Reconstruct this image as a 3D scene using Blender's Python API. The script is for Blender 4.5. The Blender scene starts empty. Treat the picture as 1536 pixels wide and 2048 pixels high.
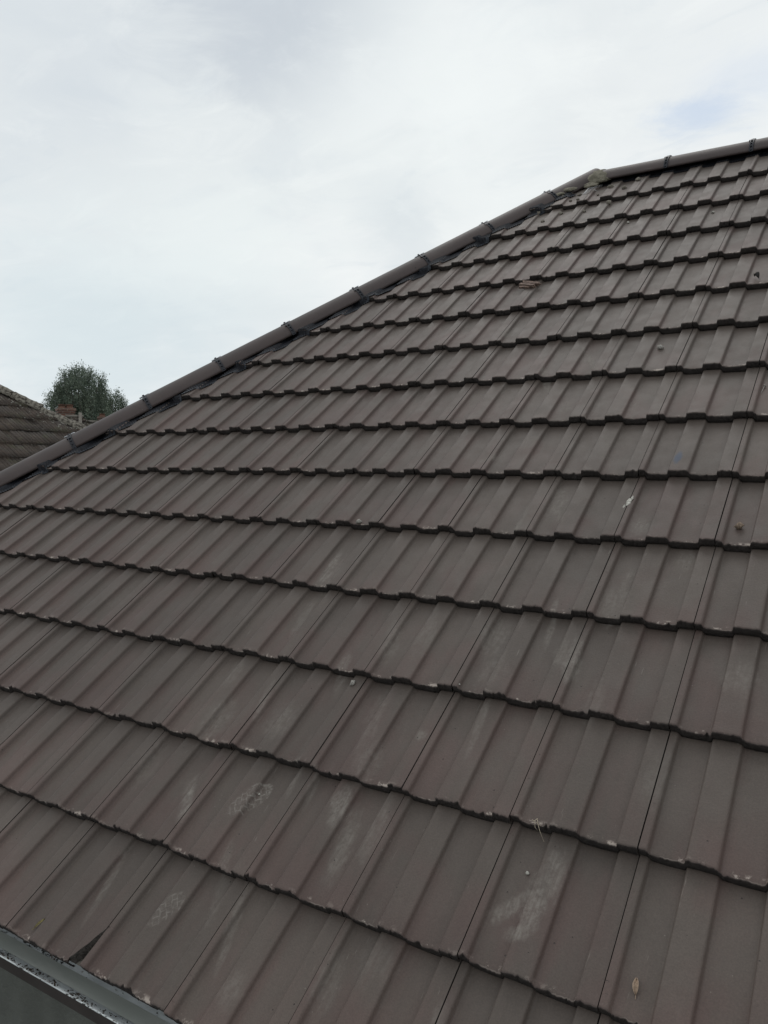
import bpy, bmesh, math, random
import numpy as np
from mathutils import Vector, Matrix

S = bpy.context.scene
COL = S.collection
R_ = math.radians
rng = np.random.default_rng(7)
random.seed(7)

# ------------------------------------------------------------------ camera
PITCH = R_(38.0)
EAVES = 5.0
cam_d = bpy.data.cameras.new('camera')
cam = bpy.data.objects.new('camera', cam_d)
COL.objects.link(cam)
cr = Matrix(((0.83894562, -0.03544943, 0.54305946),
             (0.54419426, 0.04588068, -0.83770375),
             (0.00478019, 0.99831774, 0.05778277)))
cam.matrix_world = Matrix.Translation((1.97191509, -1.21647459, 6.24727361)) @ cr.to_4x4()
cam_d.sensor_fit = 'VERTICAL'
cam_d.sensor_height = 36.0
cam_d.sensor_width = 27.0
cam_d.lens = 28.37
cam_d.clip_start = 0.05
cam_d.clip_end = 3000
S.camera = cam

# ------------------------------------------------------------------ view
S.view_settings.view_transform = 'Standard'
S.view_settings.look = 'None'
S.view_settings.exposure = 0.0
S.view_settings.gamma = 1.0

# ------------------------------------------------------------------ node helper
class NT:
    def __init__(s, tree):
        s.t = tree; s.n = tree.nodes; s.l = tree.links
    def node(s, typ, **kw):
        n = s.n.new(typ)
        for k, v in kw.items():
            setattr(n, k, v)
        return n
    def put(s, sock, v):
        if v is None: return
        if isinstance(v, bpy.types.NodeSocket): s.l.new(v, sock)
        else:
            if isinstance(v, (tuple, list)) and len(v) == 3 and sock.type == 'RGBA': v = (*v, 1)
            sock.default_value = v
    def m(s, op, a, b=None, c=None, clamp=False):
        n = s.node('ShaderNodeMath', operation=op, use_clamp=clamp)
        s.put(n.inputs[0], a); s.put(n.inputs[1], b); s.put(n.inputs[2], c)
        return n.outputs[0]
    def v(s, op, a, b=None):
        n = s.node('ShaderNodeVectorMath', operation=op)
        s.put(n.inputs[0], a)
        if b is not None: s.put(n.inputs[1], b)
        return n.outputs['Value'] if op in ('LENGTH', 'DOT_PRODUCT', 'DISTANCE') else n.outputs[0]
    def mix(s, f, a, b, mode='MIX'):
        n = s.node('ShaderNodeMix', data_type='RGBA', blend_type=mode)
        s.put(n.inputs[0], f); s.put(n.inputs[6], a); s.put(n.inputs[7], b)
        return n.outputs[2]
    def ramp(s, x, a, b, lo=0.0, hi=1.0, smooth=True):
        n = s.node('ShaderNodeMapRange', interpolation_type='SMOOTHSTEP' if smooth else 'LINEAR')
        s.put(n.inputs[0], x)
        n.inputs[1].default_value = a; n.inputs[2].default_value = b
        n.inputs[3].default_value = lo; n.inputs[4].default_value = hi
        return n.outputs[0]
    def noise(s, vec, scale=5, detail=3, rough=.5, dist=0, out=0):
        n = s.node('ShaderNodeTexNoise')
        s.put(n.inputs['Vector'], vec)
        n.inputs['Scale'].default_value = scale; n.inputs['Detail'].default_value = detail
        n.inputs['Roughness'].default_value = rough; n.inputs['Distortion'].default_value = dist
        return n.outputs[out]
    def vor(s, vec, scale, feature='F1', out=0, rand=1.0):
        n = s.node('ShaderNodeTexVoronoi', feature=feature)
        s.put(n.inputs['Vector'], vec); n.inputs['Scale'].default_value = scale
        n.inputs['Randomness'].default_value = rand
        return n.outputs[out]
    def mapping(s, vec, loc=(0, 0, 0), rot=(0, 0, 0), scale=(1, 1, 1)):
        n = s.node('ShaderNodeMapping')
        s.put(n.inputs[0], vec); n.inputs[1].default_value = loc
        n.inputs[2].default_value = rot; n.inputs[3].default_value = scale
        return n.outputs[0]
    def attr(s, name):
        n = s.node('ShaderNodeAttribute', attribute_name=name); return n.outputs['Fac']

# ------------------------------------------------------------------ sky
SUN_EL, SUN_AZ = R_(56), R_(-28)      # azimuth measured from +Y towards +X
world = bpy.data.worlds.new('World')
S.world = world
world.use_nodes = True
w = NT(world.node_tree)
w.n.clear()
wo = w.node('ShaderNodeOutputWorld'); bg = w.node('ShaderNodeBackground')
sky = w.node('ShaderNodeTexSky', sky_type='NISHITA')
sky.sun_disc = False; sky.sun_elevation = SUN_EL; sky.sun_rotation = SUN_AZ
sky.air_density = 1.0; sky.dust_density = 1.0
tc = w.node('ShaderNodeTexCoord').outputs['Generated']
skyc = w.mix(1.0, sky.outputs[0], (0.1, 0.1, 0.1), 'MULTIPLY')
# flatten directions on to a cloud layer so that clouds stretch towards the horizon
sep = w.node('ShaderNodeSeparateXYZ'); w.put(sep.inputs[0], tc)
zz = w.m('ADD', w.m('MAXIMUM', sep.outputs[2], 0.0), 0.16)
cmb = w.node('ShaderNodeCombineXYZ')
w.put(cmb.inputs[0], w.m('DIVIDE', sep.outputs[0], zz)); w.put(cmb.inputs[1], w.m('DIVIDE', sep.outputs[1], zz))
layer = cmb.outputs[0]
n1 = w.noise(w.mapping(layer, loc=(3.1, 1.7, 0)), scale=0.55, detail=5, rough=.5, dist=.3)
n2 = w.noise(w.mapping(layer, loc=(9.2, 4.4, 2)), scale=1.7, detail=6, rough=.55, dist=.4)
n3 = w.noise(w.mapping(tc, loc=(1, 5, 2)), scale=2.2, detail=4, rough=.5)
cloud = w.mix(w.ramp(n1, .36, .62), (.735, .780, .80), (.865, .890, .895))
cloud = w.mix(w.m('MULTIPLY', w.ramp(n2, .52, .70), .34), cloud, (.64, .70, .75))
cloud = w.mix(w.m('MULTIPLY', w.ramp(n3, .50, .68), .45), cloud, (.86, .90, .89))
n4 = w.noise(w.mapping(layer, loc=(2.2, 8.4, 1), scale=(1, 1.6, 1)), scale=4.2, detail=8, rough=.62, dist=.8)
cloud = w.mix(w.m('MULTIPLY', w.ramp(n4, .50, .72), .32), cloud, (.90, .93, .92))
cloud = w.mix(w.m('MULTIPLY', w.ramp(n4, .30, .46, 1, 0), .22), cloud, (.60, .67, .73))
def blob(dirv, r0, r1, wob=.10, sc=(1, 1, 1)):
    """soft region of the sky round a world direction, with a broken edge"""
    q = w.v('SUBTRACT', tc, tuple(dirv))
    q = w.v('MULTIPLY', q, sc)
    d = w.v('LENGTH', q)
    d = w.m('ADD', d, w.m('MULTIPLY', w.m('SUBTRACT', w.noise(w.mapping(tc, scale=(1, 1, 2.2)), 8, 7, .65, .6), .5), wob * 3))
    return w.ramp(d, r0, r1, 1, 0)
def pixdir(x, y):
    v = cr @ Vector(((x - 768) / 1614.09, -(y - 1024) / 1614.09, -1)); return v.normalized()
cloud = w.mix(w.m('MULTIPLY', blob(pixdir(560, 40), .02, .20, .10, (1, 1, 1.6)), .75), cloud, (.52, .57, .63))
cloud = w.mix(w.m('MULTIPLY', blob(pixdir(800, 435), .0, .085, .06), .42), cloud, (.56, .63, .68))
cloud = w.mix(w.m('MULTIPLY', blob(pixdir(180, 660), .0, .36, .10, (1, 1, 1.8)), .70), cloud, (.64, .735, .775))
cloud = w.mix(w.m('MULTIPLY', blob(pixdir(150, 120), .0, .20, .10, (1, 1, 1)), .30), cloud, (.58, .63, .69))
cloud = w.mix(w.m('MULTIPLY', blob(pixdir(900, 180), .0, .22, .12, (1, 1, 1.4)), .75), cloud, (.86, .90, .90))
cloud = w.mix(w.m('MULTIPLY', blob(pixdir(430, 470), .0, .26, .12, (1, 1, 2.2)), .5), cloud, (.86, .91, .90))
skyb = w.mix(.55, skyc, (.50, .64, .84))
cloud = w.mix(w.m('MULTIPLY', blob(pixdir(1415, 235), .0, .070, .06, (1, 1, 2.4)), .45), cloud, skyb)
cloud = w.mix(w.m('MULTIPLY', blob(pixdir(1540, 150), .0, .12, .06, (1, 1, 2.2)), .25), cloud, skyb)
w.put(bg.inputs[0], cloud); bg.inputs[1].default_value = 1.04
w.l.new(bg.outputs[0], wo.inputs[0])

# ------------------------------------------------------------------ sun behind cloud
sd = bpy.data.lights.new('sun', 'SUN'); sun = bpy.data.objects.new('sun', sd); COL.objects.link(sun)
sd.energy = .7; sd.angle = R_(35); sd.color = (1.0, .965, .92)
sdir = Vector((math.sin(SUN_AZ) * math.cos(SUN_EL), math.cos(SUN_AZ) * math.cos(SUN_EL), math.sin(SUN_EL)))
sun.rotation_euler = (-sdir).to_track_quat('-Z', 'Y').to_euler()

# ------------------------------------------------------------------ object helpers
def tag(o, label=None, cat=None, group=None, kind=None):
    if label: o['label'] = label
    if cat: o['category'] = cat
    if group: o['group'] = group
    if kind: o['kind'] = kind
    return o
def empty(name, loc=(0, 0, 0), mat=None):
    o = bpy.data.objects.new(name, None); COL.objects.link(o)
    o.empty_display_size = .2
    if mat is not None: o.matrix_world = mat
    else: o.location = loc
    return o
def link(name, me, mat=None, parent=None, matrix=None, smooth=True):
    """matrix is the world matrix wanted; parents stay unscaled"""
    o = bpy.data.objects.new(name, me); COL.objects.link(o)
    if mat: me.materials.append(mat)
    if smooth and len(me.polygons):
        me.polygons.foreach_set('use_smooth', [True] * len(me.polygons))
    W = matrix if matrix is not None else Matrix.Identity(4)
    if parent is not None:
        o.parent = parent
        PW = PARENT_W.get(parent.name, Matrix.Identity(4))
        o.matrix_parent_inverse = Matrix.Identity(4)
        o.matrix_local = PW.inverted() @ W
    else:
        o.matrix_world = W
    PARENT_W[o.name] = W
    return o
PARENT_W = {}
def thing(name, loc, label, cat, group=None):
    o = empty(name, loc); PARENT_W[o.name] = Matrix.Translation(loc)
    return tag(o, label, cat, group)
def mesh_np(name, V, F, attrs=None):
    me = bpy.data.meshes.new(name)
    V = np.asarray(V, dtype=np.float32); F = np.asarray(F, dtype=np.int32)
    me.vertices.add(len(V)); me.vertices.foreach_set('co', V.ravel())
    k = F.shape[1]
    me.loops.add(F.size); me.loops.foreach_set('vertex_index', F.ravel())
    me.polygons.add(len(F)); me.polygons.foreach_set('loop_start', np.arange(0, F.size, k, dtype=np.int32))
    try: me.polygons.foreach_set('loop_total', np.full(len(F), k, dtype=np.int32))
    except Exception: pass
    me.update(calc_edges=True)
    for n, a in (attrs or {}).items():
        at = me.attributes.new(n, 'FLOAT', 'POINT'); at.data.foreach_set('value', np.asarray(a, dtype=np.float32))
    return me
def grid_faces(nr, nc, off=0, flip=False):
    r = np.arange(nr - 1)[:, None]; c = np.arange(nc - 1)[None, :]
    a = (r * nc + c).ravel() + off
    f = np.stack([a, a + 1, a + nc + 1, a + nc], 1)
    return f[:, ::-1] if flip else f
def bm_mesh(name, bm, smooth=False):
    me = bpy.data.meshes.new(name); bm.normal_update(); bm.to_mesh(me); bm.free(); return me
def add_box(bm, c, s, rot=None):
    M = Matrix.Translation(c) @ (rot.to_4x4() if rot is not None else Matrix.Identity(4)) @ Matrix.Diagonal((*s, 1))
    return bmesh.ops.create_cube(bm, size=1, matrix=M)['verts']
def bevel_all(bm, w_):
    bmesh.ops.bevel(bm, geom=list(bm.edges), offset=w_, segments=2, affect='EDGES', profile=.6)
def extrude_profile(name, prof, x0, x1, n=2, thick=None, closed=False):
    """prof = list of (y,z); swept along X"""
    P = np.array(prof); xs = np.linspace(x0, x1, n)
    V = np.array([[x, y, z] for x in xs for y, z in P])
    return mesh_np(name, V, grid_faces(n, len(P)))

# ------------------------------------------------------------------ materials
def new_mat(name):
    m = bpy.data.materials.new(name); m.use_nodes = True
    t = NT(m.node_tree); b = m.node_tree.nodes['Principled BSDF']
    return m, t, b
def simple(name, col, rough=.7, var=.25, scale=8, bump=0.0, bscale=60, metal=0, spec=.4, col2=None):
    m, t, b = new_mat(name)
    co = t.node('ShaderNodeTexCoord').outputs['Object']
    n = t.noise(co, scale, 5, .6)
    c2 = col2 or tuple(min(1, c * (1 - var)) for c in col)
    t.put(b.inputs['Base Color'], t.mix(t.ramp(n, .35, .65), c2, col))
    b.inputs['Roughness'].default_value = rough; b.inputs['Metallic'].default_value = metal
    b.inputs['Specular IOR Level'].default_value = spec
    if bump:
        bp = t.node('ShaderNodeBump'); bp.inputs['Strength'].default_value = bump; bp.inputs['Distance'].default_value = .01
        t.put(bp.inputs['Height'], t.noise(co, bscale, 4, .6)); t.put(b.inputs['Normal'], bp.outputs[0])
    return m

def smudge_group():
    g = bpy.data.node_groups.new('dust_mark', 'ShaderNodeTree')
    g.interface.new_socket('Position', in_out='INPUT', socket_type='NodeSocketVector')
    g.interface.new_socket('Centre', in_out='INPUT', socket_type='NodeSocketVector')
    g.interface.new_socket('Angle', in_out='INPUT', socket_type='NodeSocketFloat')
    g.interface.new_socket('InvSize', in_out='INPUT', socket_type='NodeSocketVector')
    g.interface.new_socket('Strength', in_out='INPUT', socket_type='NodeSocketFloat')
    g.interface.new_socket('Wobble', in_out='INPUT', socket_type='NodeSocketFloat')
    g.interface.new_socket('Mask', in_out='OUTPUT', socket_type='NodeSocketFloat')
    t = NT(g); gi = t.node('NodeGroupInput'); go = t.node('NodeGroupOutput')
    d = t.v('SUBTRACT', gi.outputs[0], gi.outputs[1])
    vr = t.node('ShaderNodeVectorRotate', rotation_type='Z_AXIS')
    t.put(vr.inputs['Vector'], d); t.put(vr.inputs['Angle'], gi.outputs[2])
    q = t.v('MULTIPLY', vr.outputs[0], gi.outputs[3])
    l = t.m('ADD', t.v('LENGTH', q), gi.outputs[5])
    t.put(go.inputs[0], t.m('MULTIPLY', t.ramp(l, .35, 1.05, 1, 0), gi.outputs[4]))
    return g
DUST = smudge_group()

# x, y, angle(deg from up-slope, + = leaning right), half width, half length, strength
MARKS = [
    (1.10, 1.30, -6, .012, .10, .6), (.62, 1.15, -10, .03, .10, .5), (.50, 1.02, -10, .02, .09, .55), (1.42, 1.62, -4, .03, .06, .5), (1.50, .86, -3, .03, .09, .35),
    (.30, .84, -12, .014, .09, .6), (.10, .93, -10, .03, .08, .35), (1.08, 2.42, -8, .02, .09, .55), (.80, 2.45, -8, .03, .06, .45), (.46, 2.62, -10, .02, .07, .45), (.45, 3.02, 30, .02, .05, .6),
    (.76, .72, -8, .04, .07, .45), (1.02, .90, -6, .012, .12, .5), (.17, .20, -10, .012, .13, .5), (.62, .22, -14, .012, .12, .5), (.72, .10, -10, .03, .05, .4), (1.21, .16, -5, .02, .09, .45),

    (1.262, .470, 38, .020, .062, .95), (1.318, .500, -6, .028, .075, .95), (1.335, .575, -4, .030, .070, .75),
    (1.306, .425, -10, .030, .022, .9), (1.205, 1.165, -8, .026, .085, .8), (1.165, 1.20, -4, .022, .07, .55),
    (.99, 1.10, -4, .045, .07, .40), (.205, 1.44, -6, .022, .10, .85), (.235, 1.40, 0, .035, .12, .45),
    (.735, .590, -10, .028, .070, .85), (.80, .50, -10, .026, .11, .60), (.262, .480, -26, .018, .085, 1.0),
    (.235, .52, -20, .03, .05, .55), (.40, .79, -6, .05, .08, .45), (.174, .738, -6, .045, .10, .5),
    (1.28, 1.44, -4, .018, .12, .70), (1.255, 1.40, -2, .035, .08, .45), (.645, 2.66, -24, .018, .12, .8),
    (.815, 2.78, -30, .016, .14, .8), (.855, 2.71, 60, .014, .04, .7), (.30, 3.09, 0, .03, .05, .75), (.36, 3.07, 0, .012, .05, .5),
    (.955, 1.86, -14, .030, .10, .65), (.985, 1.79, -10, .02, .08, .5), (.946, 1.218, -6, .05, .09, .4),
    (1.262, 1.745, 0, .035, .055, .75), (1.636, 1.193, 0, .05, .06, .45), (.729, 1.184, -8, .04, .1, .35),
    (.853, 1.736, -4, .016, .12, .55), (.224, 1.196, -8, .02, .11, .4), (.87, .561, -8, .03, .10, .45),
    (1.30, 1.05, -3, .03, .08, .35), (.52, .30, -20, .02, .12, .4), (.60, 2.08, 40, .02, .05, .55), (.72, 2.20, -10, .04, .06, .45),
    (1.05, 2.15, -6, .03, .12, .3), (1.20, 2.55, -6, .02, .08, .3), (.10, 2.1, -6, .04, .08, .25), (.02, .55, -8, .04, .09, .3),
    (1.02, .27, -6, .05, .06, .3), (.93, .19, -10, .03, .08, .35), (1.33, .20, 0, .06, .03, .25),
    (.33, 4.05, -5, .02, .05, .6), (1.02, 3.35, -5, .015, .05, .45), (.872, .842, 4, .016, .022, .8),
    (.70, .86, -10, .03, .13, .4), (.55, .66, -10, .012, .10, .45), (.62, .62, -10, .010, .08, .4),
]
def tile_material():
    m, t, b = new_mat('painted_concrete_tile')
    co = t.node('ShaderNodeTexCoord').outputs['Object']
    s = t.attr('tile_s'); v = t.attr('tile_v'); rnd = t.attr('tile_rnd'); rnd2 = t.attr('tile_rnd2'); face = t.attr('tile_front')
    # paint: olive grey with red-brown where the coat is thin
    nl = t.noise(co, 5.0, 3, .5, .3)
    nm = t.noise(t.mapping(co, scale=(1.8, .55, 1)), 9.0, 4, .55, .4)
    red = t.m('ADD', t.m('MULTIPLY', nl, .9), t.m('MULTIPLY', t.m('SUBTRACT', .55, v), .34))
    red = t.m('ADD', red, t.m('MULTIPLY', t.m('SUBTRACT', nm, .5), .7))
    edge = t.ramp(s, .0, .14, 1, 0)
    fl2 = t.m('MULTIPLY', t.ramp(s, .50, .56, 0, 1), t.ramp(s, .58, .66, 1, 0))
    red = t.m('ADD', red, t.m('MULTIPLY', edge, .14))
    red = t.m('ADD', red, t.m('MULTIPLY', fl2, .12))
    red = t.m('ADD', red, t.m('MULTIPLY', t.m('SUBTRACT', rnd, .5), .22))
    base = t.mix(t.ramp(red, .34, .84), (.0815, .0665, .0580), (.0870, .0615, .0550))
    # tile to tile tone
    base = t.mix(1.0, base, t.mix(rnd2, (.93, .93, .93), (1.07, 1.065, 1.06)), 'MULTIPLY')
    # broad cloudy variation
    base = t.mix(1.0, base, t.mix(t.ramp(t.noise(co, 2.0, 4, .6), .3, .7), (.90, .90, .90), (1.09, 1.09, 1.09)), 'MULTIPLY')
    base = t.mix(1.0, base, t.mix(t.ramp(t.noise(co, 260, 3, .7), .3, .7), (.90, .90, .90), (1.11, 1.105, 1.10)), 'MULTIPLY')
    base = t.mix(1.0, base, t.mix(t.ramp(t.noise(t.mapping(co, scale=(1, .10, 1)), 42, 4, .6), .3, .7), (.965, .96, .955), (1.04, 1.035, 1.03)), 'MULTIPLY')
    # dust marks
    wob = t.m('MULTIPLY', t.m('SUBTRACT', t.noise(t.mapping(co, scale=(1, .6, 1)), 30, 5, .7), .5), 1.35)
    acc = None
    for x, y, a, hw, hl, st in MARKS:
        g = t.node('ShaderNodeGroup'); g.node_tree = DUST
        t.put(g.inputs[0], co); g.inputs[1].default_value = (x, y, 0)
        g.inputs[2].default_value = R_(-a) * -1
        g.inputs[3].default_value = (1 / (hw * 1.25), 1 / (hl * 1.2), 0); g.inputs[4].default_value = min(1.0, st * (1.05 if y > .9 else .92) + .02)
        t.put(g.inputs[5], wob)
        acc = g.outputs[0] if acc is None else t.m('MAXIMUM', acc, g.outputs[0])
    grain = t.ramp(t.noise(co, 75, 5, .7), .30, .62, .25, 1.0)
    brush = t.ramp(t.noise(t.mapping(co, rot=(0, 0, R_(6)), scale=(1, .12, 1)), 120, 3, .6), .3, .7, .35, 1.0)
    dust = t.m('MULTIPLY', t.m('MULTIPLY', acc, grain), brush)
    # thin general film, more in some areas
    film = t.m('MULTIPLY', t.ramp(t.noise(t.mapping(co, scale=(1, .45, 1)), 3.2, 5, .6, .5), .50, .78), t.ramp(t.noise(co, 42, 4, .7), .35, .75))
    dust = t.m('MAXIMUM', dust, t.m('MULTIPLY', film, .16))
    # long pale scratches running down the slope
    scr = t.ramp(t.noise(t.mapping(co, rot=(0, 0, R_(3)), scale=(1, .022, 1)), 170, 2, .5), .71, .76)
    scr = t.m('MULTIPLY', scr, t.ramp(t.noise(co, 3.5, 2, .5), .50, .62))
    dust = t.m('MAXIMUM', dust, t.m('MULTIPLY', scr, .50))
    # boot prints: blocks of a tread
    def boot(cx, cy, ang, hw, hl, st):
        q0 = t.v('ADD', co, t.v('MULTIPLY', t.v('SUBTRACT', t.noise(co, 26, 2, .5, out=1), (.5, .5, .5)), (.016, .016, 0)))
        q = t.mapping(t.v('SUBTRACT', q0, (cx, cy, 0)), rot=(0, 0, R_(ang)))
        l = t.v('LENGTH', t.v('MULTIPLY', q, (1 / hw, 1 / hl, 0)))
        br = t.node('ShaderNodeTexBrick')
        t.put(br.inputs['Vector'], t.mapping(q, rot=(0, 0, R_(28)))); br.inputs['Scale'].default_value = 30
        br.inputs['Color1'].default_value = (0, 0, 0, 1); br.inputs['Color2'].default_value = (.25, .25, .25, 1)
        br.inputs['Mortar'].default_value = (1, 1, 1, 1); br.inputs['Mortar Size'].default_value = .07
        br.inputs['Mortar Smooth'].default_value = .6; br.inputs['Brick Width'].default_value = .62; br.inputs['Row Height'].default_value = .5
        toe = t.m('MULTIPLY', t.ramp(l, .82, .93), t.ramp(l, .98, 1.08, 1, 0))
        sq = t.node('ShaderNodeSeparateXYZ'); t.put(sq.inputs[0], q)
        toe = t.m('MULTIPLY', toe, t.ramp(sq.outputs[1], .0, hl * .6))
        tread = t.m('MULTIPLY', br.outputs[0], t.ramp(l, .75, 1.0, 1, 0))
        k = t.m('MAXIMUM', tread, toe)
        k = t.m('MULTIPLY', k, t.ramp(t.noise(co, 62, 4, .75), .36, .60, .0, 1))
        k = t.m('MAXIMUM', k, t.m('MULTIPLY', t.m('MULTIPLY', t.ramp(l, .7, 1.05, 1, 0), .38), t.ramp(t.noise(co, 90, 4, .7), .4, .65)))
        return t.m('MULTIPLY', k, st)
    dust = t.m('MAXIMUM', dust, boot(.452, .532, 28, .034, .072, .85))
    dust = t.m('MAXIMUM', dust, boot(.413, .195, 22, .030, .060, .60))
    # small pale specks
    vs = t.vor(co, 34); sp = t.m('MULTIPLY', t.ramp(vs, .035, .06, 1, 0), t.ramp(t.noise(co, 9, 2, .5), .56, .62))
    dust = t.m('MAXIMUM', dust, t.m('MULTIPLY', sp, .6))
    base = t.mix(t.m('MULTIPLY', dust, .85, clamp=True), base, (.215, .198, .178))
    # chipped pale concrete along the bottom edge, mostly in the pans
    pan = t.m('MAXIMUM', t.m('MULTIPLY', t.ramp(s, .10, .20), t.ramp(s, .31, .34, 1, 0)), t.m('MULTIPLY', t.ramp(s, .60, .68), t.ramp(s, .84, .86, 1, 0)))
    nearf = t.ramp(v, .012, .055, 1, 0)
    chn = t.m('ADD', t.noise(co, 60, 5, .7), t.m('MULTIPLY', t.noise(co, 11, 2, .5), .55))
    chip = t.m('MULTIPLY', t.m('MULTIPLY', t.ramp(chn, .82, .92), nearf), t.m('ADD', t.m('MULTIPLY', pan, .9), .22))
    lip = t.m('MULTIPLY', t.ramp(v, .004, .016, 1, 0), t.m('MULTIPLY', pan, t.ramp(t.noise(co, 24, 3, .6), .42, .60)))
    chip = t.m('MULTIPLY', t.m('MAXIMUM', chip, t.m('MULTIPLY', lip, .7)), t.m('SUBTRACT', 1.0, face), clamp=True)
    base = t.mix(chip, base, (.34, .29, .255))
    # dark nicks beside the joints and rolls
    nick = t.m('MULTIPLY', t.ramp(t.noise(t.mapping(co, scale=(.6, 2.2, 1)), 130, 3, .6), .66, .72), t.ramp(s, .015, .10, 1, 0))
    vd = t.ramp(t.vor(t.mapping(co, loc=(3, 1, 0)), 26), .040, .062, 1, 0)
    nick = t.m('MAXIMUM', t.m('MULTIPLY', nick, .7), t.m('MULTIPLY', vd, t.ramp(t.noise(co, 4, 2, .5), .46, .56)))
    base = t.mix(t.m('MULTIPLY', nick, .75), base, (.025, .022, .021))
    # blue chalk mark on one tile and white dropping
    q = t.v('MULTIPLY', t.v('SUBTRACT', co, (1.311, 2.085, 0)), (1 / .014, 1 / .050, 0))
    bl = t.m('MULTIPLY', t.ramp(t.m('ADD', t.v('LENGTH', q), wob), .3, 1.1, 1, 0), .75)
    base = t.mix(bl, base, (.035, .055, .095))
    # uncoated concrete on the thick front edge, its shade deepened in the colour
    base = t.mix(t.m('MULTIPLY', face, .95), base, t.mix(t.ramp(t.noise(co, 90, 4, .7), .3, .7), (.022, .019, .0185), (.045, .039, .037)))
    t.put(b.inputs['Base Color'], base)
    t.put(b.inputs['Roughness'], t.m('ADD', t.ramp(t.noise(co, 14, 4, .6), .3, .7, .54, .62), t.m('MULTIPLY', t.m('MAXIMUM', dust, face), .3)))
    b.inputs['Specular IOR Level'].default_value = .30
    bp = t.node('ShaderNodeBump'); bp.inputs['Strength'].default_value = .55; bp.inputs['Distance'].default_value = .0022
    hgt = t.m('ADD', t.m('MULTIPLY', t.noise(co, 140, 4, .65), .5), t.m('MULTIPLY', t.noise(t.mapping(co, scale=(1, .35, 1)), 30, 3, .5), .2))
    hgt = t.m('ADD', hgt, t.m('MULTIPLY', face, t.m('MULTIPLY', t.noise(co, 110, 4, .8), 6)))
    hgt = t.m('SUBTRACT', hgt, t.m('MULTIPLY', nick, 1.5))
    t.put(bp.inputs['Height'], hgt); t.put(b.inputs['Normal'], bp.outputs[0])
    return m
M_TILE = tile_material()

def cap_material():
    m, t, b = new_mat('painted_ridge_tile')
    co = t.node('ShaderNodeTexCoord').outputs['Object']
    info = t.node('ShaderNodeObjectInfo').outputs['Random']
    n = t.noise(t.mapping(co, scale=(.4, 1, 1)), 9, 4, .6)
    c = t.mix(t.ramp(n, .3, .7), (.046, .0375, .037), (.061, .046, .044))
    c = t.mix(1, c, t.mix(info, (.92, .92, .93), (1.1, 1.08, 1.07)), 'MULTIPLY')
    off = t.v('MULTIPLY', info, (7, 3, 5))
    cp = t.v('ADD', co, off)
    scr = t.ramp(t.noise(t.mapping(cp, scale=(.06, 1, 1)), 60, 2, .5), .70, .745)
    scr = t.m('MULTIPLY', scr, t.ramp(t.noise(cp, 7, 2, .5), .52, .60))
    sp = t.m('MULTIPLY', t.ramp(t.vor(cp, 45), .05, .09, 1, 0), t.ramp(t.noise(cp, 12, 2, .5), .58, .64))
    d = t.m('MAXIMUM', scr, sp)
    c = t.mix(t.m('MULTIPLY', d, .65), c, (.26, .22, .20))
    film = t.m('MULTIPLY', t.ramp(t.noise(t.mapping(cp, scale=(.3, 1, 1)), 6, 4, .6), .5, .8), .12)
    c = t.mix(film, c, (.20, .18, .17))
    t.put(b.inputs['Base Color'], c); b.inputs['Roughness'].default_value = .54
    b.inputs['Specular IOR Level'].default_value = .34
    bp = t.node('ShaderNodeBump'); bp.inputs['Strength'].default_value = .3; bp.inputs['Distance'].default_value = .002
    t.put(bp.inputs['Height'], t.noise(co, 90, 4, .6)); t.put(b.inputs['Normal'], bp.outputs[0])
    return m
M_CAP = cap_material()
M_MEMB = simple('black_hip_membrane', (.005, .0065, .012), .8, .35, 30, .4, 160)
M_MEMB_E = simple('metal_pleated_edge', (.035, .042, .055), .6, .8, 50, .3, 200, metal=.2, col2=(.006, .008, .012))
M_CLIP = simple('black_plastic_clip', (.012, .014, .022), .45, .3, 30)
M_WASH = simple('galvanised_washer', (.55, .57, .60), .38, .25, 60, metal=.6)
M_MORT = simple('mossy_mortar', (.235, .215, .17), .92, .3, 30, .9, 110, col2=(.13, .12, .09))
M_CRUMB = simple('mortar_crumb', (.20, .18, .15), .95, .4, 80, .5, 200)
M_UNDER = simple('roofing_underlay', (.015, .015, .016), .9, .3, 5)
M_WOOD = simple('splintered_wood', (.19, .13, .105), .85, .55, 60, .5, 200)
M_STONE = simple('grey_stone_chip', (.38, .36, .33), .9, .45, 120, .5, 300)
M_TAN = simple('tan_stone_chip', (.30, .225, .17), .9, .5, 150, .5, 300)
M_LEAF = simple('dry_tan_leaf', (.38, .28, .205), .85, .4, 150, .3, 200)
M_YEL = simple('yellow_green_leaf', (.20, .165, .06), .7, .6, 150)
M_DARKLEAF = simple('dark_curled_leaf', (.022, .020, .018), .8, .3, 80)
M_STRAW = simple('dry_straw', (.42, .36, .27), .8, .4, 80)
M_WHITE = simple('white_feather', (.72, .73, .75), .7, .2, 60)
M_DROP = simple('bird_dropping', (.55, .53, .48), .9, .6, 120, .3, 200)
M_NAIL = simple('dull_steel', (.33, .31, .29), .5, .4, 60, metal=.7)
M_FASCIA = simple('dark_brown_fascia_board', (.060, .050, .048), .7, .3, 4)
M_WALL = simple('dark_rendered_wall', (.125, .13, .12), .9, .2, 6, .5, 60)

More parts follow.
